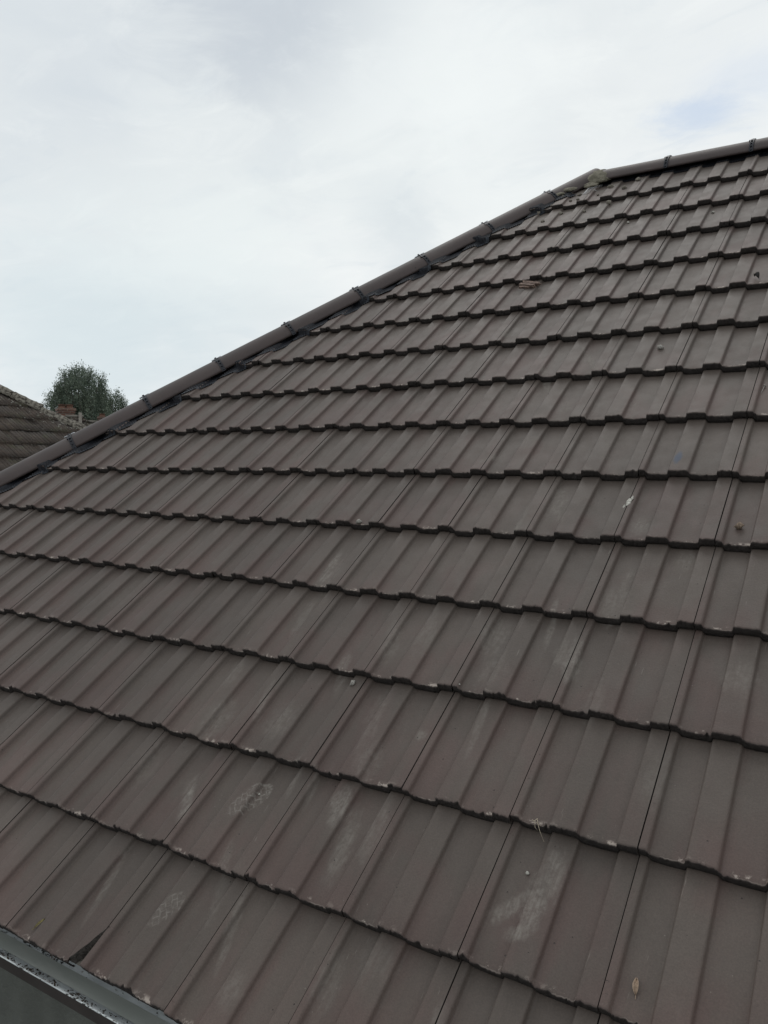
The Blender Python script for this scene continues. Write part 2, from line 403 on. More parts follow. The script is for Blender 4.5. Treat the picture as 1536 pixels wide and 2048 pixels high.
# ------------------------------------------------------------------ roof maths
W_, G_, T_, H_ = .300, .33438, .031, .0148
VOFF = [-0.0018, -0.0001, -0.0002, 0.0024, 0.0027, 0.0007, -0.0039, -0.0037, -0.0027, -0.0021, -0.0002, 0.0033, 0.0065, 0.0072, -0.0098 + .004]
CX = [-0.0084, -0.0177, -0.0172, 0.0077, 0.0037, 0.019, 0.0013]
PS = np.array([0, .050, .060, .067, .075, .083, .092, .2, .27, .312, .319, .327, .336, .43, .530, .539, .546, .554, .562, .572, .70, .79, .834, .841, .849, .858, .93, 1.0])
PH = np.array([1, 1, .94, .72, .32, .08, .0, 0, 0, .0, .14, .88, 1, 1.02, 1, .94, .72, .32, .08, 0, 0, 0, .0, .14, .88, 1, 1.02, 1])
SC_X = np.array([0, .06, .10, .15, .22, .29, .32, .335, .54, .58, .64, .72, .80, .84, .855, 1])
SC_Y = np.array([0, 0, .25, .75, 1, .75, .25, 0, 0, .25, .75, 1, .75, .25, 0, 0])
def prof(s): return (np.interp(s, PS, PH) - 1) * H_
def vfront(j): return j * G_ + (VOFF[j] if j < len(VOFF) else 0.0)
def xdrift(x, y):
    a = np.clip((x / W_ - 1.5) / 4, -1.9, 1.1); b_ = np.clip((y / G_ - 4.5) / 5, -1, 2)
    c = CX
    return c[0] * a * a + c[1] * a * b_ + c[2] * b_ * b_ + c[3] * a ** 3 + c[4] * a * a * b_ + c[5] * a * b_ * b_ + c[6] * b_ ** 3
ROOF_W = Matrix.Translation((0, 0, EAVES)) @ Matrix.Rotation(PITCH, 4, 'X')
# arris of the hip in roof coordinates: y = HM*x + HC, ridge at y = YR
HM, HC, YR = 1.269, 4.995, 5.11
X_LEFT = -HC / HM
X_RIGHT = 7.2

SSAMP = np.unique(np.concatenate([PS, np.linspace(0, 1, 61)]))
SSAMP = np.clip(SSAMP, .0048, .9952)
SSAMP = np.unique(SSAMP)
def build_tiles(i0, i1, j0, j1, skip=(), ymax=5.035, coarse=False, seed=3, drift=True):
    """interlocking tiles in roof coordinates as one quad mesh with per-tile attributes"""
    r = np.random.default_rng(seed)
    ss = SSAMP if not coarse else np.clip(PS[::1], .0048, .9952)
    ns = len(ss)
    # rows: (distance behind the front edge, z, frontness)
    rows = [(.0045, -.0300, 1), (.0004, -.0262, 1), (.0, -.0160, 1), (.0004, -.0065, 1), (.0012, -.0022, .8), (.0030, -.0004, 0), (.0065, 0, 0), (.014, 0, 0),
            (.04, 0, 0), (.12, 0, 0), (.22, 0, 0), (.31, 0, 0), (G_ + .035, 0, 0)]
    nr = len(rows)
    Vs, Fs, A = [], [], {'tile_s': [], 'tile_v': [], 'tile_rnd': [], 'tile_rnd2': [], 'tile_front': []}
    off = 0
    for j in range(j0, j1):
        yf = vfront(j)
        for i in range(i0, i1):
            x0 = i * W_
            if x0 + W_ + .1 < (yf - HC) / HM: continue
            if (i, j) in skip: r.normal(size=8); continue
            jit = r.normal(size=8)
            dy, dz, tilt, rot = jit[0] * .0018, jit[1] * .0009, jit[2] * .0013, jit[3] * .0026
            X = np.zeros((nr, ns)); Y = np.zeros((nr, ns)); Z = np.zeros((nr, ns)); FR = np.zeros((nr, ns))
            ed = np.interp(ss, np.linspace(0, 1, 15), r.normal(size=15) * .0011) + r.normal(size=ns) * .0008
            ez = np.interp(ss, np.linspace(0, 1, 11), r.normal(size=11) * .0005)
            # a few bitten-out chips
            if not coarse:
                for _ in range(r.integers(2, 7)):
                    c = r.random(); wd = .005 + .014 * r.random()
                    ed += (.006 * r.random() + .001) * np.exp(-((ss - c) / wd) ** 2)
            for k, (yy, zz_, fr) in enumerate(rows):
                X[k] = x0 + ss * W_
                e = ed if k in (3, 4, 5) else (ed * .5 if k in (2, 6) else 0)
                Y[k] = yf + yy + dy + e + (ss - .5) * rot
                base = prof(ss) - T_ * max(0, yy - .002) / G_ * (1 if zz_ == 0 or k > 4 else 0)
                Z[k] = base + zz_ + dz - .0030 * np.interp(ss, SC_X, SC_Y) * math.exp(-(max(yy, 0) / .035) ** 2) + (ss - .5) * tilt + (ez if 1 <= k <= 6 else 0)
                FR[k] = fr
            # a deeper side lap shows at the lower edge just left of the joint
            if drift: X += xdrift(X, Y)
            V = np.stack([X, Y, Z], -1).reshape(-1, 3)
            Vs.append(V); Fs.append(grid_faces(nr, ns, off))
            at = dict(tile_s=np.tile(ss, nr), tile_v=np.repeat([q[0] / G_ for q in rows], ns), tile_front=FR.ravel())
            n_extra = 0
            base_off = off; off += nr * ns
            # side walls of the joint
            for side in (0, ns - 1):
                top = V.reshape(nr, ns, 3)[3:, side].copy()
                low = top.copy(); low[:, 2] -= .013
                W2 = np.concatenate([top, low]); nt = len(top)
                f = np.array([[a, a + 1, nt + a + 1, nt + a] for a in range(nt - 1)]) + off
                if side == 0: f = f[:, ::-1]
                Vs.append(W2); Fs.append(f); off += len(W2); n_extra += len(W2)
            for kk in ('tile_s', 'tile_v', 'tile_front'):
                ex = np.full(n_extra, {'tile_s': .5, 'tile_v': .5, 'tile_front': .7}[kk])
                A[kk].append(np.concatenate([at[kk], ex]))
            n_all = nr * ns + n_extra
            A['tile_rnd'].append(np.full(n_all, r.random())); A['tile_rnd2'].append(np.full(n_all, r.random()))
    V = np.concatenate(Vs); F = np.concatenate(Fs)
    return mesh_np('roof_tiles', V, F, {k: np.concatenate(v) for k, v in A.items()})
def clip_mesh(me, planes, solid=False):
    bm = bmesh.new(); bm.from_mesh(me)
    for co, no in planes:
        bmesh.ops.bisect_plane(bm, geom=bm.verts[:] + bm.edges[:] + bm.faces[:], plane_co=co, plane_no=no, clear_outer=True, clear_inner=False)
    bm.to_mesh(me); bm.free(); return me
hn = Vector((-HM, 1, 0)).normalized()           # in-plane normal pointing across the hip
CUT = .078                                      # tiles stop this far short of the arris

# ------------------------------------------------------------------ the house
house = thing('house', (X_LEFT, 0, 0), 'house in the foreground with a dark brown concrete tiled roof', 'house')
me = build_tiles(int(math.floor(X_LEFT / W_)) - 1, 24, 0, 15, skip={(0, 0)})
me = clip_mesh(me, [(Vector((0, HC, 0)) - hn * CUT, hn), (Vector((0, YR - .075, 0)), Vector((0, 1, 0)))])
roof = link('roof_slope', me, M_TILE, house, ROOF_W)

# broken tile at the eaves: same tile with its lower right corner snapped off
me = build_tiles(0, 1, 0, 1, seed=5)
bt = bmesh.new(); bt.from_mesh(me)
brk = [(.3035, .108), (.297, .092), (.289, .074), (.2835, .055), (.2745, .038), (.266, .018), (.259, .006), (.256, -.02)]
bmesh.ops.triangulate(bt, faces=bt.faces[:])
bt.faces.ensure_lookup_table()
brk0 = list(brk)
brk = [(a + float(xdrift(np.float64(a), np.float64(b_))), b_) for a, b_ in brk]
for a, b_ in zip(brk[:-1], brk[1:]):
    d_ = Vector((b_[0] - a[0], b_[1] - a[1], 0)); no_ = Vector((-d_.y, d_.x, 0)).normalized()
    geo = [f for f in bt.faces if f.calc_center_median().x > .22 and f.calc_center_median().y < .17]
    es = {e for f in geo for e in f.edges}; vs_ = {v for f in geo for v in f.verts}
    bmesh.ops.bisect_plane(bt, geom=list(vs_) + list(es) + geo, plane_co=Vector((*a, 0)), plane_no=no_)
bx_ = np.array([q[0] for q in brk][::-1]); by_ = np.array([q[1] for q in brk][::-1])
kill = [f for f in bt.faces if f.calc_center_median().y < .108 and f.calc_center_median().x > np.interp(f.calc_center_median().y, by_, bx_) + .0002]
bmesh.ops.delete(bt, geom=kill, context='FACES')
bt.to_mesh(me); bt.free()
broken = link('broken_tile', me, M_TILE, house, ROOF_W)
broken['label'] = 'eaves tile with its lower right corner broken off'
# snapped face: a ragged wall down from the broken line
xs, ys = [], []
brk = brk0
for (ax, ay), (bx0, by0) in zip(brk[:-1], brk[1:]):
    for k in range(5):
        xs.append(ax + (bx0 - ax) * k / 5); ys.append(ay + (by0 - ay) * k / 5)
xs, ys = np.array(xs), np.array(ys)
keep = ys > .002; xs, ys = xs[keep], ys[keep]
zt = prof(np.clip(xs / W_, .005, .995)) - T_ * ys / G_
rows_ = []
for k, (dx, dz) in enumerate([(0, 0), (.004, -.006), (.006, -.014), (.010, -.021)]):
    rows_.append(np.stack([xs + dx + rng.normal(size=len(xs)) * (.0014 if k else 0), ys - dx * .3, zt + dz + rng.normal(size=len(xs)) * (.0008 if k else 0)], 1))
V = np.concatenate(rows_); V[:, 0] += xdrift(V[:, 0], V[:, 1])
M_BREAK = simple('broken_concrete', (.055, .048, .043), .95, .5, 90, .9, 140)
link('broken_edge', mesh_np('broken_edge', V, grid_faces(4, len(xs))), M_BREAK, broken, ROOF_W)
# interlocking side lap of the next tile, seen in the gap
lapp = [(.228, -.036), (.240, -.034), (.246, -.026), (.252, -.034), (.262, -.034), (.266, -.027), (.272, -.034), (.282, -.033), (.286, -.025), (.292, -.032), (.299, -.031), (.3015, -.018)]
yy_ = np.linspace(.004, .16, 12)
V = np.array([[x, y, z + .008 - T_ * y / G_ + rng.normal() * .0004] for y in yy_ for x, z in lapp]); V[:, 0] += xdrift(V[:, 0], V[:, 1])
M_LAP = simple('bare_concrete_lap', (.19, .175, .15), .85, .45, 60, .6, 120)
link('side_lap', mesh_np('side_lap', V, grid_faces(12, len(lapp))), M_LAP, broken, ROOF_W)

# underlay board below the tiles closes the joints
bm = bmesh.new()
vs = [bm.verts.new(p) for p in ((X_LEFT + .06, .03, -.062), (X_RIGHT, .03, -.062), (X_RIGHT, YR - .03, -.062), ((YR - .03 - HC) / HM, YR - .03, -.062))]
bm.faces.new(vs)
link('underlay', bm_mesh('underlay', bm), M_UNDER, house, ROOF_W, smooth=False)

# other slopes (hip end and rear), coarser
cosP, sinP = math.cos(PITCH), math.sin(PITCH)
run = YR * cosP
DEPTH = 2 * run
ridge_z = EAVES + YR * sinP
# rear slope: mirror of the front one
me = build_tiles(int(math.floor(X_LEFT / W_)) - 1, 24, 0, 15, coarse=True, seed=11, drift=False)
me = clip_mesh(me, [(Vector((0, HC, 0)) - hn * CUT, hn), (Vector((0, YR - .075, 0)), Vector((0, 1, 0)))])
REAR_W = Matrix.Translation((0, DEPTH, EAVES)) @ Matrix.Rotation(math.pi, 4, 'Z') @ Matrix.Rotation(PITCH, 4, 'X') @ Matrix.Diagonal((-1, 1, 1, 1))
me.transform(REAR_W); me.flip_normals()
link('rear_slope', me, M_TILE, house)
# hip end: plane through the left eaves and the apex
apex_x = (YR - HC) / HM
hrun = apex_x - X_LEFT
hp = math.atan2(ridge_z - EAVES, hrun)
hs = math.hypot(ridge_z - EAVES, hrun)
saveHM, saveHC = HM, HC
HM = 1.0; HC = 1e6
me = build_tiles(-14, 15, 0, int(hs / G_) + 1, coarse=True, seed=21, drift=False)
HM, HC = saveHM, saveHC
half = DEPTH / 2
na = Vector((hs, half, 0)).normalized(); nb = Vector((-hs, half, 0)).normalized()
me = clip_mesh(me, [(Vector((half, 0, 0)) - na * CUT, na), (Vector((-half, 0, 0)) - nb * CUT, nb)])
HIP_W = Matrix.Translation((X_LEFT, half, EAVES)) @ Matrix.Rotation(-math.pi / 2, 4, 'Z') @ Matrix.Rotation(hp, 4, 'X')
link('hip_end_slope', me, M_TILE, house, HIP_W)

# walls, soffit, fascia
bm = bmesh.new(); add_box(bm, ((X_LEFT + .35 + X_RIGHT - .3) / 2, DEPTH / 2, (EAVES - .25) / 2), (X_RIGHT - X_LEFT - .65, DEPTH - .7, EAVES - .25))
link('wall', bm_mesh('wall', bm), M_WALL, house, smooth=False)
bm = bmesh.new(); add_box(bm, ((X_LEFT + X_RIGHT) / 2, .105, EAVES - .13), (X_RIGHT - X_LEFT, .02, .2))
link('fascia_board', bm_mesh('fascia', bm), M_FASCIA, house, smooth=False)
bm = bmesh.new(); add_box(bm, ((X_LEFT + X_RIGHT) / 2, .235, EAVES - .222), (X_RIGHT - X_LEFT, .24, .012))
link('soffit', bm_mesh('soffit', bm), M_FASCIA, house, smooth=False)

# gutter
def gutter_material():
    m, t, b = new_mat('dirty_grey_gutter')
    co = t.node('ShaderNodeTexCoord').outputs['Object']
    c = t.mix(t.ramp(t.noise(t.mapping(co, scale=(.3, 1, 1)), 20, 4, .6), .3, .7), (.30, .32, .33), (.50, .53, .54))
    sp = t.noise(t.mapping(co, scale=(.55, 1, 1)), 120, 4, .75)
    patch = t.noise(t.mapping(co, scale=(.6, 1, 1)), 16, 3, .6)
    dirt = t.ramp(t.m('ADD', sp, t.m('MULTIPLY', patch, .8)), .98, 1.03)
    brown = t.ramp(t.noise(co, 30, 3, .5), .55, .62)
    c = t.mix(dirt, c, t.mix(brown, (.022, .022, .020), (.10, .060, .035)))
    t.put(b.inputs['Base Color'], c); b.inputs['Roughness'].default_value = .7; b.inputs['Specular IOR Level'].default_value = .25
    bp = t.node('ShaderNodeBump'); bp.inputs['Strength'].default_value = .6; bp.inputs['Distance'].default_value = .003
    t.put(bp.inputs['Height'], dirt); t.put(b.inputs['Normal'], bp.outputs[0])
    return m
M_GUT = gutter_material()
gp = [(.092, 4.972), (.090, 4.945), (.080, 4.920), (.062, 4.908), (.040, 4.905), (.022, 4.909), (.004, 4.919), (-.014, 4.932), (-.030, 4.945), (-.042, 4.957), (-.047, 4.963),
      (-.0495, 4.9640), (-.0510, 4.9625), (-.046, 4.9575), (-.031, 4.9425), (-.014, 4.928), (.004, 4.914), (.022, 4.9015), (.045, 4.893), (.068, 4.897), (.088, 4.912), (.096, 4.940), (.096, 4.972)]
gut = link('gutter', extrude_profile('gutter', gp, X_LEFT - .05, X_RIGHT, 40), M_GUT, house)
def silt_material():
    m, t, b = new_mat('gutter_silt_film')
    co = t.node('ShaderNodeTexCoord').outputs['Object']
    t.put(b.inputs['Base Color'], t.mix(t.ramp(t.noise(t.mapping(co, scale=(.3, 1, 1)), 14, 4, .55), .3, .7), (.32, .34, .315), (.41, .425, .40)))
    b.inputs['Roughness'].default_value = .6
    return m
link('silt', extrude_profile('silt', [(.066, 4.9115), (.06, 4.9105), (.036, 4.9105), (.0195, 4.9115)], X_LEFT - .04, X_RIGHT - .01, 20), silt_material(), gut)
# bits of moss and grit lying on the inner front wall of the gutter
bm = bmesh.new()
for k in range(560):
    x = random.uniform(-.7, 1.6); u = random.random() ** 1.3; y = -.044 + u * .060; z = 4.961 - u * .052 + .001
    s_ = random.uniform(.0008, .0026) * (1.6 if random.random() < .08 else 1)
    M = Matrix.Translation((x, y, z)) @ Matrix.Rotation(random.random() * 6, 4, Vector((random.random(), random.random(), 1))) @ Matrix.Diagonal((s_ * random.uniform(1, 2.4), s_, s_ * .6, 1))
    bmesh.ops.create_icosphere(bm, subdivisions=1, radius=1, matrix=M)
gr = link('gutter_grit', bm_mesh('grit', bm), simple('dark_grit', (.045, .035, .026), .95, .6, 200), gut)
gr['kind'] = 'stuff'

# ------------------------------------------------------------------ hip and ridge caps
upW = Vector((0, 0, 1))
def roof_to_world(p): return ROOF_W @ Vector(p)
def cap_frame(A, d):
    d = d.normalized(); up = (upW - d * upW.dot(d)).normalized(); side = up.cross(d) * -1
    return d, up, side
hA = roof_to_world((0, 4.933, -.0924)); hB = roof_to_world((1, 4.933 + 1.269, -.0924 - .01241))
hA = roof_to_world((-1, 4.933 - 1.269, -.08)); hd = (hB - roof_to_world((0, 4.933, -.0924))).normalized()
rA = roof_to_world((0, 5.047, -.08)); rd = Vector((1, 0, 0))
def make_cap(r, L, th=.013, seed=0):
    """half-round cap along +X, open below; origin at the axis, lower end at x=0"""
    rr = np.random.default_rng(seed)
    na_ = 22; ang = np.linspace(-R_(80), R_(80), na_)
    xs_ = [0, .002, .012, L * .25, L * .5, L * .75, L - .012, L - .002, L]
    ro = [r - .004, r - .0008, r, r, r, r, r, r - .0008, r - .004]
    V, F = [], []
    for x, q in zip(xs_, ro):
        for a in ang: V.append((x, math.sin(a) * q, math.cos(a) * q))
    for x, q in zip(xs_[::-1], ro):
        for a in ang: V.append((x, math.sin(a) * (r - th), math.cos(a) * (r - th)))
    V = np.array(V); V[:, 1:] += rr.normal(size=(len(V), 2)) * .00025
    F = grid_faces(len(xs_) * 2, na_)
    # close end face and long edges
    n = len(xs_)
    ex = [[(2 * n - 1) * na_ + c, (2 * n - 1) * na_ + c + 1, c + 1, c] for c in range(na_ - 1)]
    for k in range(n - 1):
        a, b_ = k * na_, (k + 1) * na_; c, d_ = (2 * n - 1 - k) * na_, (2 * n - 2 - k) * na_
        ex.append([a, b_, d_, c]); ex.append([c + na_ - 1, d_ + na_ - 1, b_ + na_ - 1, a + na_ - 1])
    F = np.concatenate([F[:, ::-1], np.array(ex)])
    me_ = mesh_np('cap', V, F)
    bm_ = bmesh.new(); bm_.from_mesh(me_); bmesh.ops.recalc_face_normals(bm_, faces=bm_.faces[:]); bm_.to_mesh(me_); bm_.free()
    return me_
def arc_pts(r, a0, a1, n): return [(math.sin(a) * r, math.cos(a) * r) for a in np.linspace(a0, a1, n)]
def make_clip(r):
    """dark moulded strap over the joint between two caps: two rails joined by rungs, a saddle on top"""
    bm = bmesh.new()
    def strip(x, w_, a0, a1, r0, r1, n=16):
        aa = np.linspace(a0, a1, n)
        rings = []
        for a in aa:
            rings.append([bm.verts.new((x + sx * w_ / 2, math.sin(a) * rr_, math.cos(a) * rr_)) for sx, rr_ in ((-1, r0), (1, r0), (1, r1), (-1, r1))])
        for p, q in zip(rings[:-1], rings[1:]):
            for k in range(4): bm.faces.new((p[k], p[(k + 1) % 4], q[(k + 1) % 4], q[k]))
        bm.faces.new(rings[0][::-1]); bm.faces.new(rings[-1])
    A_ = R_(82)
    strip(-.0085, .005, -A_, A_, r - .001, r + .0065); strip(.0085, .005, -A_, A_, r - .001, r + .0065)
    strip(0, .014, -A_, A_, r - .003, r + .0006)
    for k in range(13):
        a = -A_ + (k + .5) * 2 * A_ / 13
        strip(0, .014, a - R_(1.6), a + R_(1.6), r, r + .005, 3)
    strip(0, .024, R_(-20), R_(20), r - .001, r + .0065, 8)
    strip(-.003, .030, R_(30), R_(38), r - .001, r + .0065, 4)
    strip(-.003, .030, R_(-38), R_(-30), r - .001, r + .0065, 4)
    bmesh.ops.recalc_face_normals(bm, faces=bm.faces[:])
    return bm_mesh('clip', bm)
def make_screw(r):
    bm = bmesh.new()
    bmesh.ops.create_cone(bm, segments=12, radius1=.0075, radius2=.006, depth=.007, cap_ends=True, matrix=Matrix.Translation((0, 0, r + .0095)))
    return bm_mesh('screw', bm)
def make_washer(r):
    bm = bmesh.new()
    for sx in (-1, 1):
        add_box(bm, (sx * .021, 0, r + .0035), (.020, .034, .006))
    bevel_all(bm, .002)
    return bm_mesh('washer', bm)
def cap_matrix(A, d, s, lift=0, yaw=0):
    d_, up, side = cap_frame(A, d)
    o = A + d_ * s + up * lift
    M = Matrix((d_, up.cross(d_), up)).transposed().to_4x4(); M.translation = o
    return M @ Matrix.Rotation(yaw, 4, 'Z')
RH, RR = .1055, .111
# joints measured along the hip line
hj = [-1.82 - .485 * 3, -1.82 - .485 * 2, -1.82 - .485, -1.82, -1.335, -.852, -.376, .109, .588, 1.066, 1.549]
hj = [-1.82 - .485 * k for k in range(7, 0, -1)] + hj[3:]
s_end = 1.930
clipH, screwH, washH = make_clip(RH), make_screw(RH), make_washer(RH)
clipR, screwR, washR = make_clip(RR), make_screw(RR), make_washer(RR)
for m_, mt in ((clipH, M_CLIP), (clipR, M_CLIP), (screwH, M_CLIP), (screwR, M_CLIP), (washH, M_WASH), (washR, M_WASH)):
    m_.materials.append(mt); m_.polygons.foreach_set('use_smooth', [False] * len(m_.polygons))
def sag(s):     # measured bow of the hip line
    return .0085 * (1 - ((s - .15) / 1.6) ** 2) if s > -2.6 else -.012
def put_caps(A, d, joints, s_last, r, name, clip, screw, wash, sagf):
    stops = joints + [s_last]
    for k, (a, b_) in enumerate(zip(stops[:-1], stops[1:])):
        me_ = make_cap(r, b_ - a - .005, seed=k + int(r * 1e4))
        M = cap_matrix(A, d, a + .0025, sagf((a + b_) / 2) + rng.normal() * .0012, rng.normal() * .0035)
        c = link(name, me_, M_CAP, house, M)
        Mc = cap_matrix(A, d, a, sagf(a), 0)
        q = link('clip', clip, None, c, Mc, smooth=False)
        link('screw_head', screw, None, q, Mc @ Matrix.Translation((-.004, 0, 0)), smooth=False)
        link('washer_plate', wash, None, q, Mc, smooth=False)
# bring the caps on: the parts below each cap are its clip and the clip's screw and plate
_link = link
put_caps(hA, hd, hj, s_end, RH, 'hip_tile', clipH, screwH, washH, sag)
rj = [.205, .67, 1.148] + [1.148 + .478 * k for k in range(1, 13)]
stops = rj
for k, (a, b_) in enumerate(zip(rj[:-1], rj[1:])):
    me_ = make_cap(RR, b_ - a - .005, seed=100 + k)
    M = cap_matrix(rA, rd, a + .0025, rng.normal() * .001 + (.0 if k else -.002), rng.normal() * .003)
    c = link('ridge_tile', me_, M_CAP, house, M)
    if k:
        Mc = cap_matrix(rA, rd, a, 0, 0)
        q = link('clip', clipR, None, c, Mc, smooth=False)
        link('screw_head', screwR, None, q, Mc @ Matrix.Translation((-.004, 0, 0)), smooth=False)
# far hip (rear left) caps
hA2 = Vector((hA.x, DEPTH - hA.y, hA.z)); hd2 = Vector((hd.x, -hd.y, hd.z))
for a, b_ in zip(hj[:-1], hj[1:]):
    link('hip_tile', make_cap(RH, b_ - a - .005), M_CAP, house, cap_matrix(hA2, hd2, a))

# ------------------------------------------------------------------ dry hip membrane
def tile_z(x, y):
    j = np.floor((y + .002) / G_).astype(int); yf = np.array([vfront(int(k)) for k in np.atleast_1d(j).ravel()]).reshape(np.shape(y))
    s = np.mod((x - xdrift(x, y)) / W_, 1.0)
    return prof(s) - T_ * np.clip((y - yf), 0, G_) / G_
def membrane(line, inner, outer, n, nz, wob_seed, lift=.0035, rise=.035):
    """line(t) -> (x,y) on the arris, inward normal (nx,ny); strip lies on the tiles from inner to outer distance"""
    r = np.random.default_rng(wob_seed)
    ts = np.linspace(0, 1, n)
    P = np.array([line(t) for t in ts]); N = line.n
    length = np.hypot(*(P[-1] - P[0]))
    along = ts * length
    wob = np.interp(along, np.arange(0, length + .3, .13), r.normal(size=int((length + .3) / .13) + 1) * .006)
    ks = np.linspace(0, 1, nz)
    V = np.zeros((n, nz, 3))
    for k, q in enumerate(ks):
        d = inner + (outer + wob - inner) * q
        x = P[:, 0] + N[0] * d; y = P[:, 1] + N[1] * d
        z = tile_z(x, y)
        # smooth the strip over the steps
        zs = np.convolve(np.pad(z, 3, mode='edge'), np.ones(7) / 7, mode='valid')
        z = np.maximum(z, zs)
        pl = np.sin(along * 2 * math.pi / .014) * .0022 * q
        V[:, k] = np.stack([x, y, z + lift + pl + rise * (1 - q) ** 2.2], -1)
    return V.reshape(-1, 3), grid_faces(n, nz)
class HipLine:
    n = (float(-hn.x), float(-hn.y))
    def __call__(s, t):
        x = X_LEFT + .05 + t * (apex_x - .10 - X_LEFT - .05); return np.array([x, HM * x + HC])
class RidgeLine:
    n = (0.0, -1.0)
    def __call__(s, t): return np.array([apex_x + .10 + t * (X_RIGHT - apex_x - .10), YR])
V, F = membrane(HipLine(), .075, .186, 2600, 8, 5, lift=.006, rise=.0)
hm = link('hip_membrane', mesh_np('hip_membrane', V, F[:, ::-1]), M_MEMB, house, ROOF_W)
hm.data.materials.append(M_MEMB_E)
mi = np.zeros((2599, 7), dtype=np.int32); mi[:, 6] = 1
hm.data.polygons.foreach_set('material_index', mi.ravel())
V, F = membrane(RidgeLine(), .095, .150, 3000, 6, 9, rise=.0)
link('ridge_membrane', mesh_np('ridge_membrane', V, F[:, ::-1]), M_MEMB, house, ROOF_W)

# ------------------------------------------------------------------ mossy mortar at the apex
def lump(bm, c, s, seed, sub=3, rot=0, amp=.25, freq=6):
    from mathutils import noise
    M = Matrix.Translation(c) @ Matrix.Rotation(rot, 4, 'Z') @ Matrix.Diagonal((*s, 1))
    vs_ = bmesh.ops.create_icosphere(bm, subdivisions=sub, radius=1)['verts']
    for v in vs_:
        n_ = noise.noise(v.co * 1.7 + Vector((seed, 0, 0))) * amp + noise.noise(v.co * freq + Vector((seed, 3, 0))) * amp * .4
        v.co = v.co * (1 + n_)
        v.co = M @ v.co
bm = bmesh.new()
# collar over the junction
na_, nx_ = 40, 9
rr = np.random.default_rng(4)
ring = []
for a in np.linspace(R_(-85), R_(85), na_):
    x0 = .200 + .008 * math.sin(a * 7) + rr.normal() * .003; x1 = .275 + .012 * math.sin(a * 5 + 1) + rr.normal() * .003
    if a < R_(-48) or a > R_(48): x1 += .02; x0 -= .01
    ring.append([cap_matrix(rA, rd, 0) @ Vector((x0 + (x1 - x0) * k / (nx_ - 1), math.sin(a) * q_, math.cos(a) * q_)) for k in range(nx_)
                 for q_ in [RR + .005 * math.sin(math.pi * (k + .15) / (nx_ - .7)) ** .5 + rr.normal() * .0012 - .002]])
vv = [[bm.verts.new(p) for p in row] for row in ring]
for a in range(na_ - 1):
    for k in range(nx_ - 1): bm.faces.new((vv[a][k], vv[a][k + 1], vv[a + 1][k + 1], vv[a + 1][k]))
bmesh.ops.recalc_face_normals(bm, faces=bm.faces[:])
for c, s, sd_ in [((.27, 4.980, -.006), (.045, .026, .014), 1), ((.215, 4.965, -.010), (.05, .016, .010), 2), ((.305, 4.985, -.004), (.03, .018, .012), 3),
                  ((.215, 4.94, -.012), (.045, .022, .010), 4), ((.08, 4.915, -.004), (.05, .018, .012), 5), ((.03, 4.865, -.004), (.035, .016, .010), 6)]:
    b2 = bmesh.new(); lump(b2, c, s, sd_)
    b2.transform(ROOF_W); mt = bpy.data.meshes.new('t'); b2.to_mesh(mt); b2.free(); bm.from_mesh(mt); bpy.data.meshes.remove(mt)
mo = link('mortar_joint', bm_mesh('mortar', bm), M_MORT, house)
mo['label'] = 'mossy mortar where the hip meets the ridge'

# ------------------------------------------------------------------ loose things on the roof
def on_roof(x, y, dz=0.0):
    z = float(tile_z(np.array([x]), np.array([y]))[0]) + dz
    return ROOF_W @ Vector((x, y, z))
ROT = Matrix.Rotation(PITCH, 4, 'X')
def drop(name, me, mat, x, y, dz, label, cat, rot=0, group=None, smooth=True):
    M = Matrix.Translation(on_roof(x, y, dz)) @ ROT @ Matrix.Rotation(R_(rot), 4, 'Z')
    o = link(name, me, mat, None, M, smooth)
    return tag(o, label, cat, group)
def stone(size, seed, flat=.7):
    bm = bmesh.new(); lump(bm, (0, 0, 0), (size, size * .75, size * flat), seed, 2, amp=.5, freq=3)
    return bm_mesh('stone', bm)
def leaf_mesh(L, Wd, curl, n=9, stalk=True):
    xs_ = np.linspace(0, 1, n); V = []
    for t in xs_:
        wv = Wd * (math.sin(math.pi * min(1, t * .94 + .03)) ** .8) * (1 - .25 * t)
        for k in (-1, -.5, 0, .5, 1):
            V.append((k * wv, (t - .5) * L, abs(k) ** 2 * curl * .6 + curl * math.sin(t * 3.1) * .5 + .0012))
    V = np.array(V); n0 = len(V); F = grid_faces(n, 5)
    me_ = mesh_np('leaf', V, F)
    bm = bmesh.new(); bm.from_mesh(me_)
    bmesh.ops.solidify(bm, geom=bm.faces[:], thickness=.0006)
    if stalk:
        add_box(bm, (0, -.5 * L - L * .12, .002), (.0011, L * .28, .0011))
    bm.to_mesh(me_); bm.free(); return me_
# broken piece of timber batten
bm = bmesh.new()
for (cx, cy, sx, sy, a, dz) in ((0, 0, .105, .020, 4, .009), (.004, .021, .118, .017, 0, .010), (-.006, -.020, .072, .013, 9, .007), (.024, -.013, .05, .006, -3, .013)):
    vs_ = add_box(bm, (cx, cy, dz), (sx, sy, .013), Matrix.Rotation(R_(a), 3, 'Z'))
    for v in vs_:
        if abs(v.co.x) > .02: v.co.x += random.uniform(-.010, .010); v.co.z += random.uniform(-.002, .003)
drop('wood_chip', bm_mesh('wood', bm), M_WOOD, .243, 3.600, .001, 'splintered piece of brown wood lying on the upper tiles', 'wood chip', -22, smooth=False)
drop('stone_chip', stone(.014, 3), M_STONE, 1.082, 2.868, .008, 'small pale grey stone in a tile pan near the right edge', 'stone')
drop('stone_chip', stone(.012, 8, .85), M_TAN, 1.552, 1.757, .009, 'tan brown stone on the tiles by the right edge', 'stone', 30)
drop('stone_chip', stone(.012, 12), M_STONE, .201, 1.688, .005, 'tiny grey stone just above a tile edge left of the middle', 'stone')
